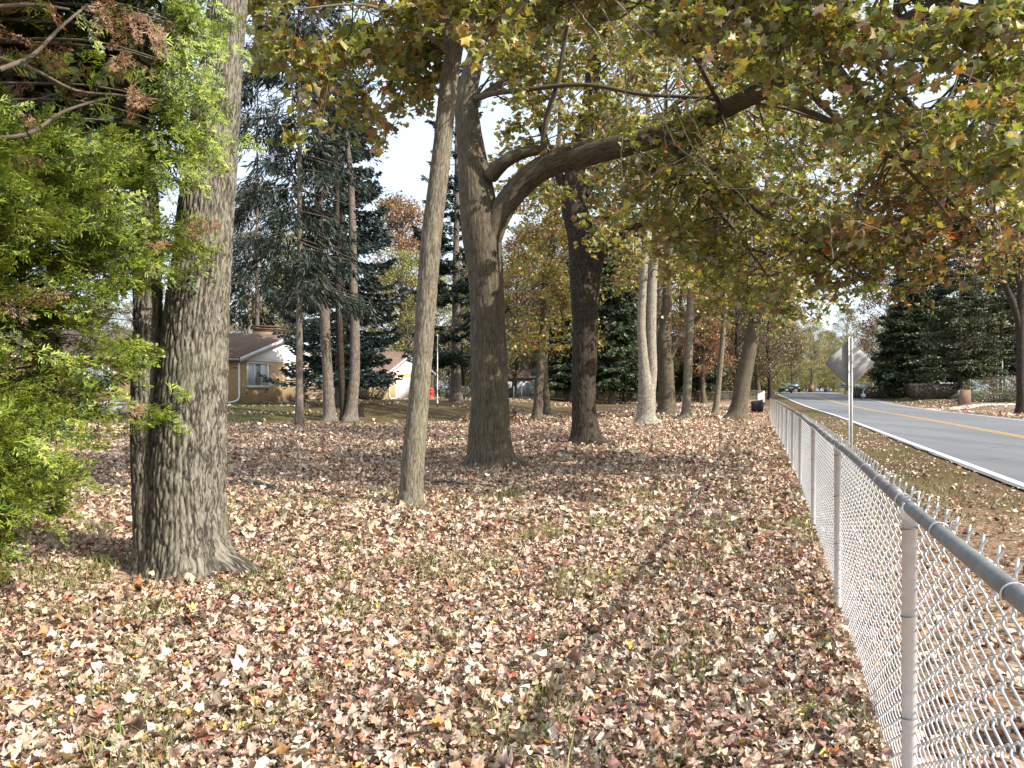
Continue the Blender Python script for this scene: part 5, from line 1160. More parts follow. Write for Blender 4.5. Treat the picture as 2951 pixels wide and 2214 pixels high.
leafy_block('hedge', 'small dark round bush by the white post', W(1111, 845, 92), (1.7, 1.5, 1.1), 4, P_GRN, [3, 2, 1], .1, 1800, 0, .7, cat='bush')
leafy_block('hedge', 'dark hedge behind the big maple trunk', W(1030, 845, 80), (2.5, 1.6, 1.6), 5, P_GRN, [3, 2, 1], .1, 2200, 0, .5)
def acr(x, Y): return W(x, 845, Y)
leafy_block('hedge', 'boxy brown clipped hedge beside the grey mailbox', acr(1890, 96), (5.0, 2.2, 1.35), 6, P_BRN, [2, 3, 1], .13, 5200, 0, .15)
leafy_block('hedge', 'low dark green brown hedge under the dark spruce', acr(1965, 92), (5.0, 2.2, 1.3), 7, P_MIX, [2, 2, 3, 2], .13, 4200, 0, .4)
leafy_block('hedge', 'brown clipped hedge block left of the mailbox pillar', acr(2018, 84), (5.2, 2.4, 1.6), 8, P_BRN, [3, 2, 2], .12, 5600, .06, .15)
leafy_block('hedge', 'brown hedge touching the mailbox pillar on its left', acr(2050, 88), (3.2, 2.2, 1.55), 9, P_BRN, [3, 2, 3], .12, 3000, 0, .3)
leafy_block('hedge', 'small dark blue green bush by the white wall', acr(1925, 108), (3.0, 2.2, 1.6), 10, P_GRN, [3, 2, 1], .14, 2200, 0, .7, cat='bush')
leafy_block('hedge', 'red brown hedge behind the right edge trunk', acr(2195, 76), (6.0, 2.4, 2.4), 11, P_BRN + [(.14, .05, .03)], [2, 2, 2, 2], .13, 4200, 0, .3)
leafy_block('hedge', 'low dark bushes right of the mailbox pillar', acr(2125, 74), (5.5, 1.8, .8), 13, P_MIX, [2, 2, 2, 2], .11, 2600, 0, .5)

# ------------------------------------------------------------------ things across the road
pb = acr(2083, 67)
pil = empty('mailbox_pillar', (pb[0], pb[1], zt(pb[0], pb[1])), 'brown brick mailbox pillar with rounded top across the road', 'mailbox')
q = MB(); wv, dv, hv = .85, .62, 1.5
prof = [(-wv / 2, 0), (wv / 2, 0), (wv / 2, hv - .25)] + [(wv / 2 - .25 + .25 * math.cos(a), hv - .25 + .25 * math.sin(a)) for a in np.linspace(.3, math.pi / 2, 5)] + [(-wv / 2 + .25 + .25 * math.cos(a), hv - .25 + .25 * math.sin(a)) for a in np.linspace(math.pi / 2, math.pi - .3, 5)] + [(-wv / 2, hv - .25)]
prof = np.array(prof); Pp = np.stack([prof[:, 0], prof[:, 0] * 0 - dv / 2, prof[:, 1] - .1], 1); n = len(Pp); Vv = np.vstack([Pp, Pp + (0, dv, 0)]); a = np.arange(n); b_ = (a + 1) % n
q.add(Vv, [np.stack([a, b_, b_ + n, a + n], 1), np.arange(n)[None, ::-1], (np.arange(n) + n)[None]], np.stack([Vv[:, 0] + Vv[:, 1], Vv[:, 2]], 1)); q.build('brick_body', M['brick_red'], pil)
q = MB(); q.box((-wv / 2 - .02, 0, 1.15), (.06, .36, .36)); q.build('mailbox_door', M['grey_trim'], pil); q = MB(); q.box((0, -.05, .02), (1.0, .8, .14)); q.build('footing', M['concrete'], pil)
pil.rotation_euler[2] = -.32 + math.radians(8)
mbp = acr(1865, 94)
mb = empty('mailbox', (mbp[0], mbp[1], zt(mbp[0], mbp[1])), 'grey mailbox on a white post at the far road edge', 'mailbox')
q = MB(); q.box((0, 0, .5), (.12, .12, 1.1)); q.box((0, -.12, 1.02), (.5, .12, .1)); q.box((.0, .0, .35), (.45, .45, .35)); q.build('post', M['white'], mb)
q = MB(); a_ = np.linspace(0, math.pi, 9); prof = np.array([(-.22, 0)] + [(-.22 * math.cos(a), .2 + .2 * math.sin(a)) for a in a_] + [(.22, 0)]); q.prism(np.stack([prof[:, 0], prof[:, 0] * 0 - .45, prof[:, 1] + 1.08], 1), (0, .9, 0)); q.build('box', M['grey_trim'], mb)
q = MB(); q.box((.25, -.3, 1.35), (.02, .06, .25)); q.build('flag', M['white'], mb); mb.scale = (1.15, 1.15, 1.15); mb.rotation_euler[2] = 1.2
ss = acr(1826, 112)                                 # small white plate on a post with dark script
M['ink'] = plain('ink', (.03, .03, .03), .6)
sn = empty('name_sign', (ss[0], ss[1], zt(ss[0], ss[1])), 'small white name sign with dark script left of the sign post', 'sign')
zc = CAM_H - (832 - YH) / F * 112 - zt(ss[0], ss[1])
q = MB(); q.box((0, 0, zc), (1.85, .06, .72)); q.build('plate', M['white'], sn)
q = MB(); q.box((0, .06, zc / 2 - .1), (.12, .08, zc + .2)); q.build('post', M['galv_old'], sn)
q = MB()
for (x_, w_, z_, h_) in ((0, 1.75, .31, .03), (0, 1.75, -.31, .03), (-.86, .03, 0, .6), (.86, .03, 0, .6)): q.box((x_, -.035, zc + z_), (w_, .012, h_))
sc_ = np.array([(-.7, .02), (-.66, .18), (-.5, .2), (-.45, .05), (-.62, -.04), (-.4, -.1), (-.3, .08), (-.2, -.08), (-.1, .06), (0, -.08), (.1, .06), (.2, -.08), (.3, .08), (.42, -.05), (.55, .06), (.62, -.12)])
Ps = catmull(np.stack([sc_[:, 0], sc_[:, 0] * 0 - .04, zc + sc_[:, 1] * 1.1], 1), 70); q.tube(Ps, .04, 5); q.build('lettering', M['ink'], sn)
ww = MB(); A = acr(1902, 128); B = acr(1995, 124)
for k in range(8): pass
wall = empty('white_wall', ((A[0] + B[0]) / 2, (A[1] + B[1]) / 2, zt(A[0], A[1])), 'low white panel fence on the lawn across the road', 'fence')
dv_ = nrm((B - A) * (1, 1, 0)); LL = np.linalg.norm((B - A)[:2]); npan = 9
for k in range(npan):
    p = A + dv_ * LL * (k + .5) / npan - np.array(wall.location); h = 1.15 - .03 * k
    q = MB(); q.box((p[0], p[1], h / 2 - .1), (LL / npan - .12, .08, h + .1), math.atan2(dv_[1], dv_[0])); q.build('panel', M['white'], wall)
    p = A + dv_ * LL * k / npan - np.array(wall.location); q = MB(); q.box((p[0], p[1], h / 2 - .05), (.14, .14, h + .2), math.atan2(dv_[1], dv_[0])); q.build('post', M['white'], wall)
M['green_paint'] = plain('green_paint', (.22, .32, .22), .5)
gf = empty('wire_fence', (*acr(2105, 86)[:2], zt(*acr(2105, 86)[:2])), 'pale green wire fence with tall post among the pines', 'fence'); off = np.array(gf.location)
for (x, h) in ((2095, 2.6), (2120, 2.3), (2165, 4.3), (2200, 2.6)):
    p = acr(x, 86) - off; q = MB(); q.lathe([(.07, -.3), (.07, h), (0, h + .03)], (p[0], p[1], 0), 8); q.build('post', M['green_paint'], gf, True)
for z in (2.25, 1.2):
    q = MB(); q.tube(np.array([acr(2092, 86) * (1, 1, 0) - off * (1, 1, 0) + (0, 0, z), acr(2205, 86) * (1, 1, 0) - off * (1, 1, 0) + (0, 0, z)]), .04, 6); q.build('rail', M['green_paint'], gf)
q = MB()
for k in range(40):
    p = acr(2095 + 2.7 * k, 86) - off; q.tube(np.array([(p[0], p[1], .1), (p[0], p[1], 2.2)]), .008, 3, False)
tag(q.build('wire_mesh', M['green_paint'], gf), kind='stuff')
# driveway across the road
A = [SY(14.3, 62), SY(14.3, 66.5)]; dvm = noise_mat('drive_concrete', (.42, .39, .34), (.55, .51, .45), 3, .9, 0, .1)
X0 = np.linspace(0, 17, 18); rows_ = []
for q in X0:
    for w_ in (0, 4.6): y_ = 61.5 + w_ + q * .30; x_ = SY(13.7, 61.5 + w_) + q * 1.0; rows_.append((x_, y_, zt(x_, y_) + .035))
k = np.arange(17) * 2; tag(link('driveway', mesh_np('driveway', np.array(rows_), np.stack([k, k + 2, k + 3, k + 1], 1)), None, dvm), 'pale concrete driveway across the road', kind='structure')
# wheeled bins, utility pillars on the far side of the road
M['bin_brown'] = plain('bin_brown', (.16, .10, .07), .6); M['bin_grey'] = plain('bin_grey', (.11, .115, .13), .5); M['black_plastic'] = plain('black_plastic', (.018, .018, .02), .55)
def wheelie(name, label, x, Y, s_, mat):
    b = W(x, 845, Y); e = empty(name, (b[0], b[1], zt(b[0], b[1])), label, 'bin')
    q = MB(); pr = np.array([(-.24, .06), (.24, .06), (.3, 1.0), (-.3, 1.0)]); q.prism(np.stack([pr[:, 0], pr[:, 0] * 0 - .32, pr[:, 1]], 1), (0, .64, 0)); q.build('body', mat, e)
    q = MB(); pr = np.array([(-.33, 1.0), (.33, 1.0), (.33, 1.05), (.1, 1.12), (-.33, 1.07)]); q.prism(np.stack([pr[:, 0], pr[:, 0] * 0 - .36, pr[:, 1]], 1), (0, .72, 0)); q.build('lid', mat, e)
    for sx in (-.24, .24):
        q = MB(); q.lathe([(0, -.03), (.11, -.03), (.11, .03), (0, .03)], (sx, .3, .11), 12, np.array([(0, 1, 0), (0, 0, 1), (1, 0, 0)])); q.build('wheel', M['black_plastic'], e)
    q = MB(); q.tube(np.array([(-.22, .36, 1.02), (-.22, .42, 1.02), (.22, .42, 1.02), (.22, .36, 1.02)]), .015, 5); q.build('handle', mat, e)
    e.scale = (s_, s_, s_); e.rotation_euler[2] = R.uniform(-.3, .3)
wheelie('wheeled_bin', 'grey wheeled bin beside the rounded dark hedge', 967, 77, 1.0, M['bin_grey'])
wheelie('wheeled_bin', 'brown wheeled bin at the far kerb of the road', 1752, 138, 1.35, M['bin_brown'])
wheelie('wheeled_bin', 'dark wheeled bin right of the brown bin at the far kerb', 1785, 140, 1.1, M['bin_grey'])
# red hydrant
M['red'] = plain('red', (.52, .045, .035), .45)
p = W(931, 845, 76); hy_ = empty('fire_hydrant', (p[0], p[1], zt(p[0], p[1])), 'red hydrant post beside the slender tree far back', 'hydrant')
q = MB(); q.lathe([(.24, -.1), (.24, .08), (.16, .1), (.16, .62), (.2, .64), (.2, .7), (.17, .72), (.17, .9), (.22, .92), (.2, 1.0), (.12, 1.1), (0, 1.14)], n=18); q.build('barrel', M['red'], hy_, True)
for sx in (-1, 1):
    q = MB(); q.lathe([(0, 0), (.08, 0), (.08, .14), (0, .14)], (sx * .15, 0, .78), 10, np.array([(0, 1, 0), (0, 0, 1), (sx, 0, 0)])); q.build('nozzle', M['red'], hy_, True)
# thin pole on the lawn
p = GD(945, 880); pe = empty('lawn_pole', p, 'thin grey pole standing on the lawn left of the big maple', 'pole'); hp = (880 - 722) / F * p[1]
q = MB(); q.lathe([(.045, -.3), (.045, .5), (.03, .5), (.03, hp - .1), (.04, hp - .05), (0, hp)], n=10); q.build('shaft', M['galv'], pe, True)
q = MB(); q.lathe([(.07, .0), (.07, .25), (.05, .27)], n=10); q.build('collar', M['black_plastic'], pe, True)
# pale shed and post between the trunks
sh = W(1112, 845, 104); she = empty('pale_shed', (sh[0], sh[1], zt(sh[0], sh[1])), 'pale grey shed far back between the maple trunks', 'shed')
M['siding'] = noise_mat('siding', (.42, .45, .5), (.52, .55, .6), 2, .7, 0, 0, 3)
q = MB(); q.box((0, 0, 1.2), (7.4, 4, 2.6)); q.build('wall', M['siding'], she)
q = MB(); q.prism([(-4.1, -2.3, 2.45), (4.1, -2.3, 2.45), (4.1, 0, 3.7), (-4.1, 0, 3.7)], (0, .1, .12)); q.prism([(-4.1, 2.3, 2.45), (4.1, 2.3, 2.45), (4.1, .13, 3.7), (-4.1, .13, 3.7)], (0, -.1, .12)); q.build('roof', M['shingle'], she)
for k in range(5): q = MB(); q.box((-2.9 + 1.45 * k, -2.02, 1.2), (.08, .05, 2.2)); q.build('batten', M['white'], she)
q = MB(); q.box((2.2, -2.03, 1.0), (1.2, .06, 2.0)); q.build('door', M['grey_trim'], she)
for (x, lb) in ((1110, 'white square post before the small dark bush'), (1127, 'white square post right of the small dark bush')):
    p = W(x, 845, 88); e = empty('garden_post', (p[0], p[1], zt(p[0], p[1])), lb, 'post'); q = MB(); q.box((0, 0, .6), (.13, .13, 1.4)); q.build('shaft', M['white'], e); q = MB(); q.box((0, 0, 1.33), (.19, .19, .06)); q.build('cap', M['white'], e)
# storage box and boards by the cedar
bx = GD(253, 893); M['bin_tan'] = plain('bin_tan', (.42, .40, .40), .6); sbx = empty('storage_box', bx, 'grey plastic storage box with a warped lid on the lawn', 'box')
q = MB(); pr = np.array([(-.62, 0), (.62, 0), (.72, .42), (-.72, .42)]); q.prism(np.stack([pr[:, 0], pr[:, 0] * 0 - .35, pr[:, 1]], 1), (0, .8, 0)); q.build('tub', M['bin_tan'], sbx)
q = MB(); q.prism([(-.86, -.42, .45), (.80, -.42, .52), (.80, -.42, .60), (.2, -.42, .55), (-.5, -.42, .62), (-.86, -.42, .52)], (0, .95, .02)); q.build('lid', M['bin_tan'], sbx); sbx.rotation_euler[2] = .25
for k, (x, y, L, a_, lb) in enumerate(((262, 880, 2.2, .5, 'upper white board propped behind the grey storage box'), (285, 884, 1.5, .1, 'lower white board lying behind the grey storage box'))):
    p = GD(x, y); e = MB(); e.box((0, 0, .45 if k == 0 else .12), (L, .14, .05), ax=np.array([(math.cos(a_), math.sin(a_), .16 if k == 0 else 0), (-math.sin(a_), math.cos(a_), 0), (0, 0, 1)])); o = e.build('board', M['white'], None); o.location = p; tag(o, lb, 'board')
# black tubs by the fence
tb = GD(1637, 893)
def tub(pos, label, lying):
    e = empty('plastic_tub', pos, label, 'tub')
    q = MB(); q.lathe([(0, .02), (.44, .02), (.50, .45), (.58, .95), (.64, .95), (.64, 1.02), (.57, 1.02), (.49, .5), (.40, .06), (0, .06)], n=26); q.build('shell', M['black_plastic'], e, True)
    for sx in (-1, 1): q = MB(); q.tube(catmull(np.array([(sx * .6, -.15, .85), (sx * .72, -.08, .88), (sx * .72, .08, .88), (sx * .6, .15, .85)]), 10), .02, 6); q.build('handle', M['black_plastic'], e, True)
    if lying: e.rotation_euler = (math.radians(90), 0, math.radians(75)); e.location[2] += .58
    e.scale = (.78, .78, .78); return e
tub(tb, 'upright black plastic tub against the fence', False)
tub(tb + np.array((-.55, -.2, -.06)), 'black plastic tub lying on its side by the leaning tree', True)
# stump, fallen stick, small sticks
st = GD(776, 900); e = empty('tree_stump', st, 'short dark stump right of the torn barked pine', 'stump')
q = MB(); q.lathe([(.34, -.1), (.27, .15), (.23, .5), (.22, .52), (0, .5)], n=16); q.build('wood', M['bark_dark'], e, True)
def stick(label, rows, w):
    P = np.array([GD(x, y) + (0, 0, .075) for x, y in rows]); o0 = P[0].copy(); P = catmull(P - o0, 20); P += np.random.RandomState(4).normal(0, .012, P.shape)
    q = MB(); q.tube(P, np.linspace(w, w * .5, 20), 8); o = q.build('fallen_stick', M['twig'], None, True); o.location = o0; return tag(o, label, 'stick')
stick('dark fallen stick lying right of the thick front trunk', [(497, 1046), (535, 1050), (570, 1058), (603, 1070)], .05)
stick('dark fallen stick beside the slender tree base', [(925, 1052), (960, 1050), (1000, 1056), (1040, 1057)], .025)
stick('pale stick lying on the front left leaf litter', [(385, 1362), (415, 1360), (450, 1363)], .014)
stk = GD(1107, 912); e = empty('sapling_stake', stk, 'small dark leafy sprout right of the big maple trunk', 'sprout')
q = MB(); q.tube(np.array([(0, 0, -.05), (.03, 0, .35), (.02, 0, .6)]), [.02, .015, .008], 6); q.build('stem', M['twig'], e)
n = 26; rs = np.random.RandomState(6); v_, f_, c_ = leaves_np(np.stack([rs.normal(0, .14, n), rs.normal(0, .14, n), rs.uniform(.2, .65, n)], 1), np.full(n, .14), rand_dir(n, rs), rand_dir(n, rs), MAPLE8_V, MAPLE8_F, pick_cols(n, [(.07, .035, .02)], [1], rs)); link('leaves', mesh_np('leaves', v_, f_, False, c_), e, M['leaf'])
# grey marker post at the lower right corner beyond the mesh
M['grey_post'] = noise_mat('grey_post', (.24, .22, .225), (.34, .31, .31), 5, .8, 0, .2)
e = empty('marker_post', (2.36, 3.35, 0), 'grey squared post beyond the mesh at the lower right corner', 'post')
q = MB(); q.prism([(-.10, -.05, -.2), (.10, -.05, -.2), (.17, -.05, .62), (.03, -.05, .62)], (0, .1, 0)); q.build('shaft', M['grey_post'], e); q = MB(); q.prism([(.02, -.06, .62), (.18, -.06, .62), (.15, -.06, .68), (.06, -.06, .68)], (0, .12, 0)); q.build('cap', M['grey_post'], e)

# ------------------------------------------------------------------ cars
M['car_blue'] = noise_mat('car_blue', (.08, .12, .165), (.09, .135, .185), 2, .25, .4, 0, 2, 'Object', .6); M['car_dark'] = noise_mat('car_dark', (.018, .02, .03), (.022, .025, .036), 2, .25, .4, 0, 2, 'Object', .6)
M['tyre'] = plain('tyre', (.02, .02, .02), .85); M['lamp'] = plain('lamp', (.75, .75, .72), .15); M['glass_car'] = noise_mat('glass_car', (.10, .14, .17), (.16, .21, .24), 1.5, .05, 0, 0, 2, 'Object', 1.0)
def car(label, x, Y, mat, rz):
    b = W(x, 845, Y); e = empty('parked_car' if rz else 'car', (b[0], b[1], zt(SY(9, b[1]), b[1]) + .035), label, 'car')
    prof = np.array([(-2.25, .35), (-2.3, .7), (-2.15, .98), (-1.25, 1.08), (-.55, 1.60), (.9, 1.68), (1.9, 1.58), (2.25, 1.05), (2.28, .4)])   # along the car, nose at -y
    m = len(prof); q = MB(); Ws = [.84, .92, .92, .92, .70, .68, .70, .9, .86]
    L = np.array([(-w, p[0], p[1]) for w, p in zip(Ws, prof)]); Rr = L * (-1, 1, 1); Vv = np.vstack([L, Rr]); a = np.arange(m - 1)
    q.add(Vv, [np.stack([a, a + 1, a + 1 + m, a + m], 1), np.arange(m)[None], (np.arange(m) + m)[None, ::-1], np.array([(m - 1, 0, m, 2 * m - 1)])]); q.build('body', mat, e)
    q = MB(); q.add([(-.80, -1.19, 1.13), (.80, -1.19, 1.13), (.64, -.58, 1.585), (-.64, -.58, 1.585), (-.80, -1.16, 1.11), (.80, -1.16, 1.11), (.64, -.55, 1.565), (-.64, -.55, 1.565)], np.array([(0, 1, 2, 3), (7, 6, 5, 4), (0, 4, 5, 1), (2, 6, 7, 3), (1, 5, 6, 2), (0, 3, 7, 4)])); q.build('windscreen', M['glass_car'], e)
    for sx in (-1, 1):
        q = MB(); q.prism(np.array([(sx * .90, -.95, 1.12), (sx * .745, -.5, 1.52), (sx * .73, .9, 1.58), (sx * .755, 1.75, 1.5), (sx * .90, 1.95, 1.12)]), (sx * .02, 0, 0)); q.build('side_window', M['glass_car'], e)
        q = MB(); q.box((sx * .66, -2.27, .80), (.38, .12, .17)); q.build('headlight', M['lamp'], e)
        q = MB(); q.box((sx * 1.0, -.95, 1.13), (.2, .12, .14)); q.build('mirror', mat, e)
        for yy in (-1.45, 1.4):
            q = MB(); q.lathe([(.2, -.11), (.31, -.11), (.34, -.07), (.34, .07), (.31, .11), (.2, .11)], (sx * .82, yy, .34), 18, np.array([(0, 1, 0), (0, 0, 1), (1, 0, 0)])); wl = q.build('wheel', M['tyre'], e, True)
            q = MB(); q.lathe([(0, -.09), (.2, -.09), (.2, .09), (0, .09)], (sx * .82, yy, .34), 14, np.array([(0, 1, 0), (0, 0, 1), (1, 0, 0)])); q.build('rim', M['galv'], wl)
    q = MB(); q.box((0, -2.29, .66), (.85, .06, .2)); q.build('grille', M['black_plastic'], e); q = MB(); q.box((0, -2.30, .42), (1.7, .12, .16)); q.build('bumper', M['black_plastic'], e); q = MB(); q.box((0, -2.37, .48), (.5, .02, .12)); q.build('number_plate', M['white'], e)
    e.rotation_euler[2] = -.325 + rz
car('dark blue car driving towards the viewer at the road crest', 1697, 122, M['car_blue'], 0.0)
car('dark car parked just behind the blue car on the road', 1716, 147, M['car_dark'], 0.05)

# ------------------------------------------------------------------ leaf litter and grass
MAPLE6 = np.array([(0, 0), (.45, .22), (.36, .62), (0, 1), (-.40, .66), (-.42, .2)]); MAPLE6_V = np.vstack([MAPLE6, [(0.02, .42)]]); MAPLE6_F = np.array([(k, (k + 1) % 6, 6) for k in range(6)])
OVATE_V = MAPLE6_V * (.58, 1); RAG_V = np.array([(0, 0), (.40, .18), (.26, .62), (0, 1.0), (-.42, .55)]); RAG_F = np.array([(0, 1, 2), (0, 2, 3), (0, 3, 4)])
PAL_LIT = [(.60, .49, .36), (.48, .355, .25), (.35, .225, .145), (.20, .115, .07), (.30, .075, .05), (.46, .21, .07), (.62, .46, .12), (.095, .055, .035), (.68, .59, .47), (.42, .255, .20)]
W_LIT = [6, 6, 4.6, 3.2, .7, .9, .25, 1.2, 3.2, 4.2]
trunks_xy = [(t1.location[0], t1.location[1], .55), (t2.location[0], t2.location[1], .2), (t3.location[0], t3.location[1], .6), (*GD(1270, 962)[:2], .5), (*GD(1395, 919)[:2], .55)]
def litter_pts(Y0, Y1, dens, rs, um=(-.74, .74)):
    area = (um[1] - um[0]) / 2 * (Y1 ** 2 - Y0 ** 2); n = int(area * dens)
    Y = np.sqrt(rs.uniform(Y0 ** 2, Y1 ** 2, n)); X = rs.uniform(um[0], um[1], n) * Y; s = X - RX(Y)
    keep = (X < fence_x(Y) - .0)
    dn = vnoise(X * .9 + 70, Y * .9 + 70, k=61) * .6 + vnoise(X * 2.6 + 7, Y * 2.6 + 7, k=62) * .4
    p = np.clip(.25 + 1.5 * dn, .2, 1)
    for (tx, ty, r_) in trunks_xy: keep &= np.hypot(X - tx, Y - ty) > r_
    p = p * (1 - .88 * (np.hypot((X - t3.location[0] - .35) / 1.5, (Y - t3.location[1] + .25) / .75) < 1))
    p = p * (1 - .6 * (np.hypot((X - t1.location[0]) / 1.1, (Y - t1.location[1] + .25) / .75) < 1))
    p = p * (1 - .9 * S(34.5, 38.5, Y + 3 * (dn - .5)) * (1 - S(-12, -5, s)))
    keep &= rs.rand(n) < p
    return X[keep], Y[keep]
def litter_mesh(name, X, Y, size, shape, faces, rs, curl, tilt, parent=None, lift=.012):
    n = len(X); Z = Zt(X, Y)
    nor = np.stack([rs.normal(0, tilt, n), rs.normal(0, tilt, n), np.ones(n)], 1); tip = rand_dir(n, rs)
    sz = size * np.clip(rs.lognormal(-.1, .38, n), .4, 2.0)
    pos = np.stack([X, Y, Z + lift + rs.exponential(.014, n) + .25 * sz * np.minimum(1, np.hypot(nor[:, 0], nor[:, 1]))], 1)
    return leaves_np(pos, sz, nor, tip, shape, faces, pick_cols(n, PAL_LIT, W_LIT, rs, .2), curl, rs)
def litter_obj(name, label, chunks):
    nv = 0; VV = []; FF = []; CC = []
    for v, f, c in chunks: VV.append(v); FF.append(f + nv); CC.append(c); nv += len(v)
    return tag(link(name, mesh_np(name, np.vstack(VV), np.vstack(FF), False, np.vstack(CC)), None, M['litter']), label, 'leaves', None, 'stuff')
rs = np.random.RandomState(77)
ch_ = []
X, Y = litter_pts(2.2, 8.0, 2700, rs); q = rs.rand(len(X))
for lo_, hi_, sz_, shp, fc in ((0, .09, .046, MAPLE_V, MAPLE_FAN), (.09, .18, .054, OAK_V, MAPLE_FAN), (.18, .36, .037, MAPLE8_V, MAPLE8_F), (.36, 1, .036, HEX_V * (.72, 1), HEX_F)):
    k_ = (q >= lo_) & (q < hi_); ch_.append(litter_mesh('l', X[k_], Y[k_], sz_, shp, fc, rs, .6, .5))
litter_obj('leaf_litter', 'dry fallen leaves covering the yard under the trees', ch_)
def drift(seed, n, rad, size, shp, fc):
    r2 = np.random.RandomState(seed); p = r2.normal(0, rad, (n, 2))
    nor = np.stack([r2.normal(0, .5, n), r2.normal(0, .5, n), np.ones(n)], 1); sz = size * np.clip(r2.lognormal(-.1, .38, n), .4, 2.0)
    pos = np.stack([p[:, 0], p[:, 1], .012 + r2.exponential(.014, n) + .2 * sz * np.minimum(1, np.hypot(nor[:, 0], nor[:, 1]))], 1)
    v, f, c = leaves_np(pos, sz, nor, rand_dir(n, r2), shp, fc, pick_cols(n, PAL_LIT, W_LIT, r2, .2), .6, r2); return mesh_np('leaf_drift', v, f, False, c)
def drifts(name, label, Y0, Y1, dens, um, seed, meshes):
    X, Y = litter_pts(Y0, Y1, dens, np.random.RandomState(seed), um); n = len(X); r2 = np.random.RandomState(seed + 1)
    ok = X < fence_x(Y) - .3; X = X[ok]; Y = Y[ok]; n = len(X)
    o = scatter(name, np.stack([X, Y, Zt(X, Y)], 1), np.stack([np.zeros(n), np.zeros(n), r2.uniform(0, 6.283, n)], 1), r2.uniform(.85, 1.15, n), meshes, M['litter'], None, seed); tag(o, label, 'leaves')
drifts('leaf_carpet', 'carpet of small dry leaves under the middle trees', 7.6, 17, 7.5, (-.74, .74), 701, [drift(710 + k, 150, .34, .056, HEX_V * (.8, 1), HEX_F) for k in range(12)])
drifts('leaf_carpet', 'carpet of dry leaves reaching back to the lawn edge', 16.6, 33, 2.6, (-.74, .74), 702, [drift(730 + k, 190, .5, .075, HEX_V * (.8, 1), HEX_F) for k in range(10)])
drifts('leaf_carpet', 'brown leaves strewn before the back fence', 32, 92, .34, (-.72, .4), 703, [drift(750 + k, 200, 1.1, .12, DIAM_V, DIAM_F) for k in range(8)])
# sparse leaves on the verge and across the road
n = 15000; Y = 2.2 + 44 * rs.rand(n) ** 2.4; s = rs.uniform(.62, 3.9, n); X = RX(Y) + s; k_ = (vnoise(X * 1.2, Y * 1.2, k=9) > .42 - .3 * (1 - S(5, 12, Y))) & (X > fence_x(Y) + .05)
n2 = 2600; Y2 = rs.uniform(38, 80, n2); s2 = 14 + rs.exponential(3, n2); X2 = RX(Y2) + s2
litter_obj('verge_leaves', 'scattered fallen leaves on the road verge', [litter_mesh('l', X[k_], Y[k_], .045, MAPLE6_V, MAPLE6_F, rs, .5, .45), litter_mesh('l', X2, Y2, .16, DIAM_V, DIAM_F, rs, .4, .4)])
# the nearest leaves one by one
lab = {0: 'pale tan curled leaf on top of the near litter', 1: 'dull pinkish brown leaf on top of the near litter', 2: 'rusty red leaf on top of the near litter', 3: 'orange brown leaf on top of the near litter', 4: 'yellow leaf on top of the near litter'}
kinds = [((.62, .50, .39), 0), ((.66, .57, .47), 0), ((.46, .30, .24), 1), ((.40, .25, .22), 1), ((.33, .09, .07), 2), ((.36, .13, .11), 2), ((.46, .22, .08), 3), ((.42, .25, .10), 3), ((.64, .5, .13), 4)]
proto = []
for q, (c, lb) in enumerate(kinds):
    for shp in (MAPLE_V, OAK_V):
        v, f, cc = leaves_np(np.array([(0, -.45, .12)]), np.ones(1), np.array([(0, 0, 1.)]), np.array([(0, 1., 0)]), shp, MAPLE_FAN, np.array([c]), .32, rs); proto.append((mesh_np('fallen_leaf', v, f, False, cc), lb))
X, Y = litter_pts(2.6, 6.0, 60, rs, (-.62, .5)); Y = Y[:300] if len(Y) > 300 else Y; X = X[:len(Y)]
pw = np.array([5, 5, 4, 4, 1, 1, 2, 2, .5]); pw = np.repeat(pw, 2) / (2 * pw.sum())
for x, y in zip(X, Y):
    me, lb = proto[rs.choice(len(proto), p=pw)]; s_ = rs.uniform(.045, .08)
    o = link('fallen_leaf', me, None, M['litter'], (x, y, .035 + rs.uniform(0, .02))); o.scale = (s_, s_, s_); o.rotation_euler = (rs.normal(0, .35), rs.normal(0, .35), rs.uniform(0, 6.28))
    tag(o, lab[lb], 'leaf', 'single leaves on the near litter')
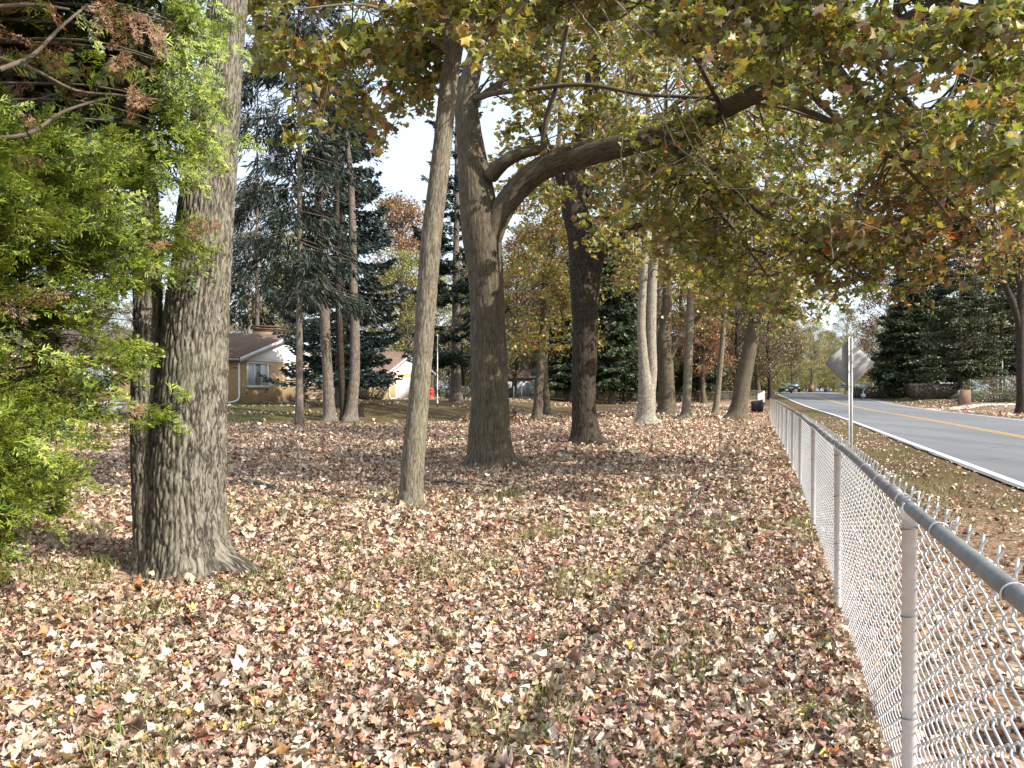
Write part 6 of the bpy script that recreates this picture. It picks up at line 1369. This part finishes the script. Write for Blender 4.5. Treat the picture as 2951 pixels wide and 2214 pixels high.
# grass blades
def blades(X, Y, h, w, pal, wts, rs):
    n = len(X); Z = Zt(X, Y); a = rs.uniform(0, 6.28, n); ln = rs.normal(0, .5, (n, 2)); hh = h * rs.uniform(.5, 1.3, n)
    p = np.stack([X, Y, Z], 1); sd_ = np.stack([np.cos(a), np.sin(a), a * 0], 1) * w
    tipv = p + np.stack([ln[:, 0] * hh, ln[:, 1] * hh, hh], 1); midv = p + np.stack([ln[:, 0] * hh * .3, ln[:, 1] * hh * .3, hh * .6], 1)
    V = np.stack([p - sd_, p + sd_, midv + sd_ * .7, midv - sd_ * .7, tipv], 1).reshape(-1, 3); k = (np.arange(n) * 5)[:, None]
    return V, np.vstack([k + (0, 1, 2), k + (0, 2, 3), k + (3, 2, 4)]), np.repeat(pick_cols(n, pal, wts, rs, .25), 5, 0)
P_GR = [(.13, .20, .035), (.20, .25, .055), (.28, .26, .09), (.36, .30, .15)]
def grass_pts(n, Y0, Y1, u0, u1, thr, rs, kk):
    Y = np.sqrt(rs.uniform(Y0 ** 2, Y1 ** 2, n)); X = rs.uniform(u0, u1, n) * Y
    keep = (vnoise(X * 1.9 + 30, Y * 1.9 + 30, k=kk) * .6 + vnoise(X * 5 + 30, Y * 5 + 30, k=kk + 1) * .4) > thr
    return X[keep], Y[keep]
X, Y = grass_pts(60000, 2.2, 12, -.72, .5, .62, rs, 31); k_ = X < fence_x(Y) + .0
gb1 = blades(X[k_], Y[k_], .125, .0036, P_GR, [3, 3, 3, 2], rs)
n = 26000; Y = np.sqrt(rs.uniform(36.5 ** 2, 50 ** 2, n)); X = rs.uniform(-.62, .02, n) * Y; k_ = (rs.rand(n) < .25 + .75 * (1 - S(-15, -9, X))) & ((X - hb[0]) * GW[0] + (Y - hb[1]) * GW[1] < -.2)
gb2 = blades(X[k_], Y[k_], .08, .012, [(.06, .11, .025), (.09, .14, .03), (.14, .14, .045)], [3, 3, 2], rs)
n = 30000; Y = rs.uniform(2.0, 60, n); s = rs.uniform(.55, 3.75, n); X = RX(Y) + s; k_ = (vnoise(X * .8 + 5, Y * .5 + 5, k=15) > .40) & (X > fence_x(Y) + .04)
gb3 = blades(X[k_], Y[k_], .055, .006, [(.13, .15, .045), (.19, .17, .065), (.27, .21, .10), (.09, .13, .03)], [2, 3, 3, 2], rs)
for nm, lb_, g in (('grass', 'thin grass blades between the fallen leaves', gb1), ('lawn_grass', 'green lawn grass in front of the brick house', gb2), ('verge_grass', 'dry short grass on the road verge', gb3)):
    tag(link(nm, mesh_np(nm, g[0], g[1], False, g[2]), None, M['grass']), lb_, 'grass', None, 'stuff')
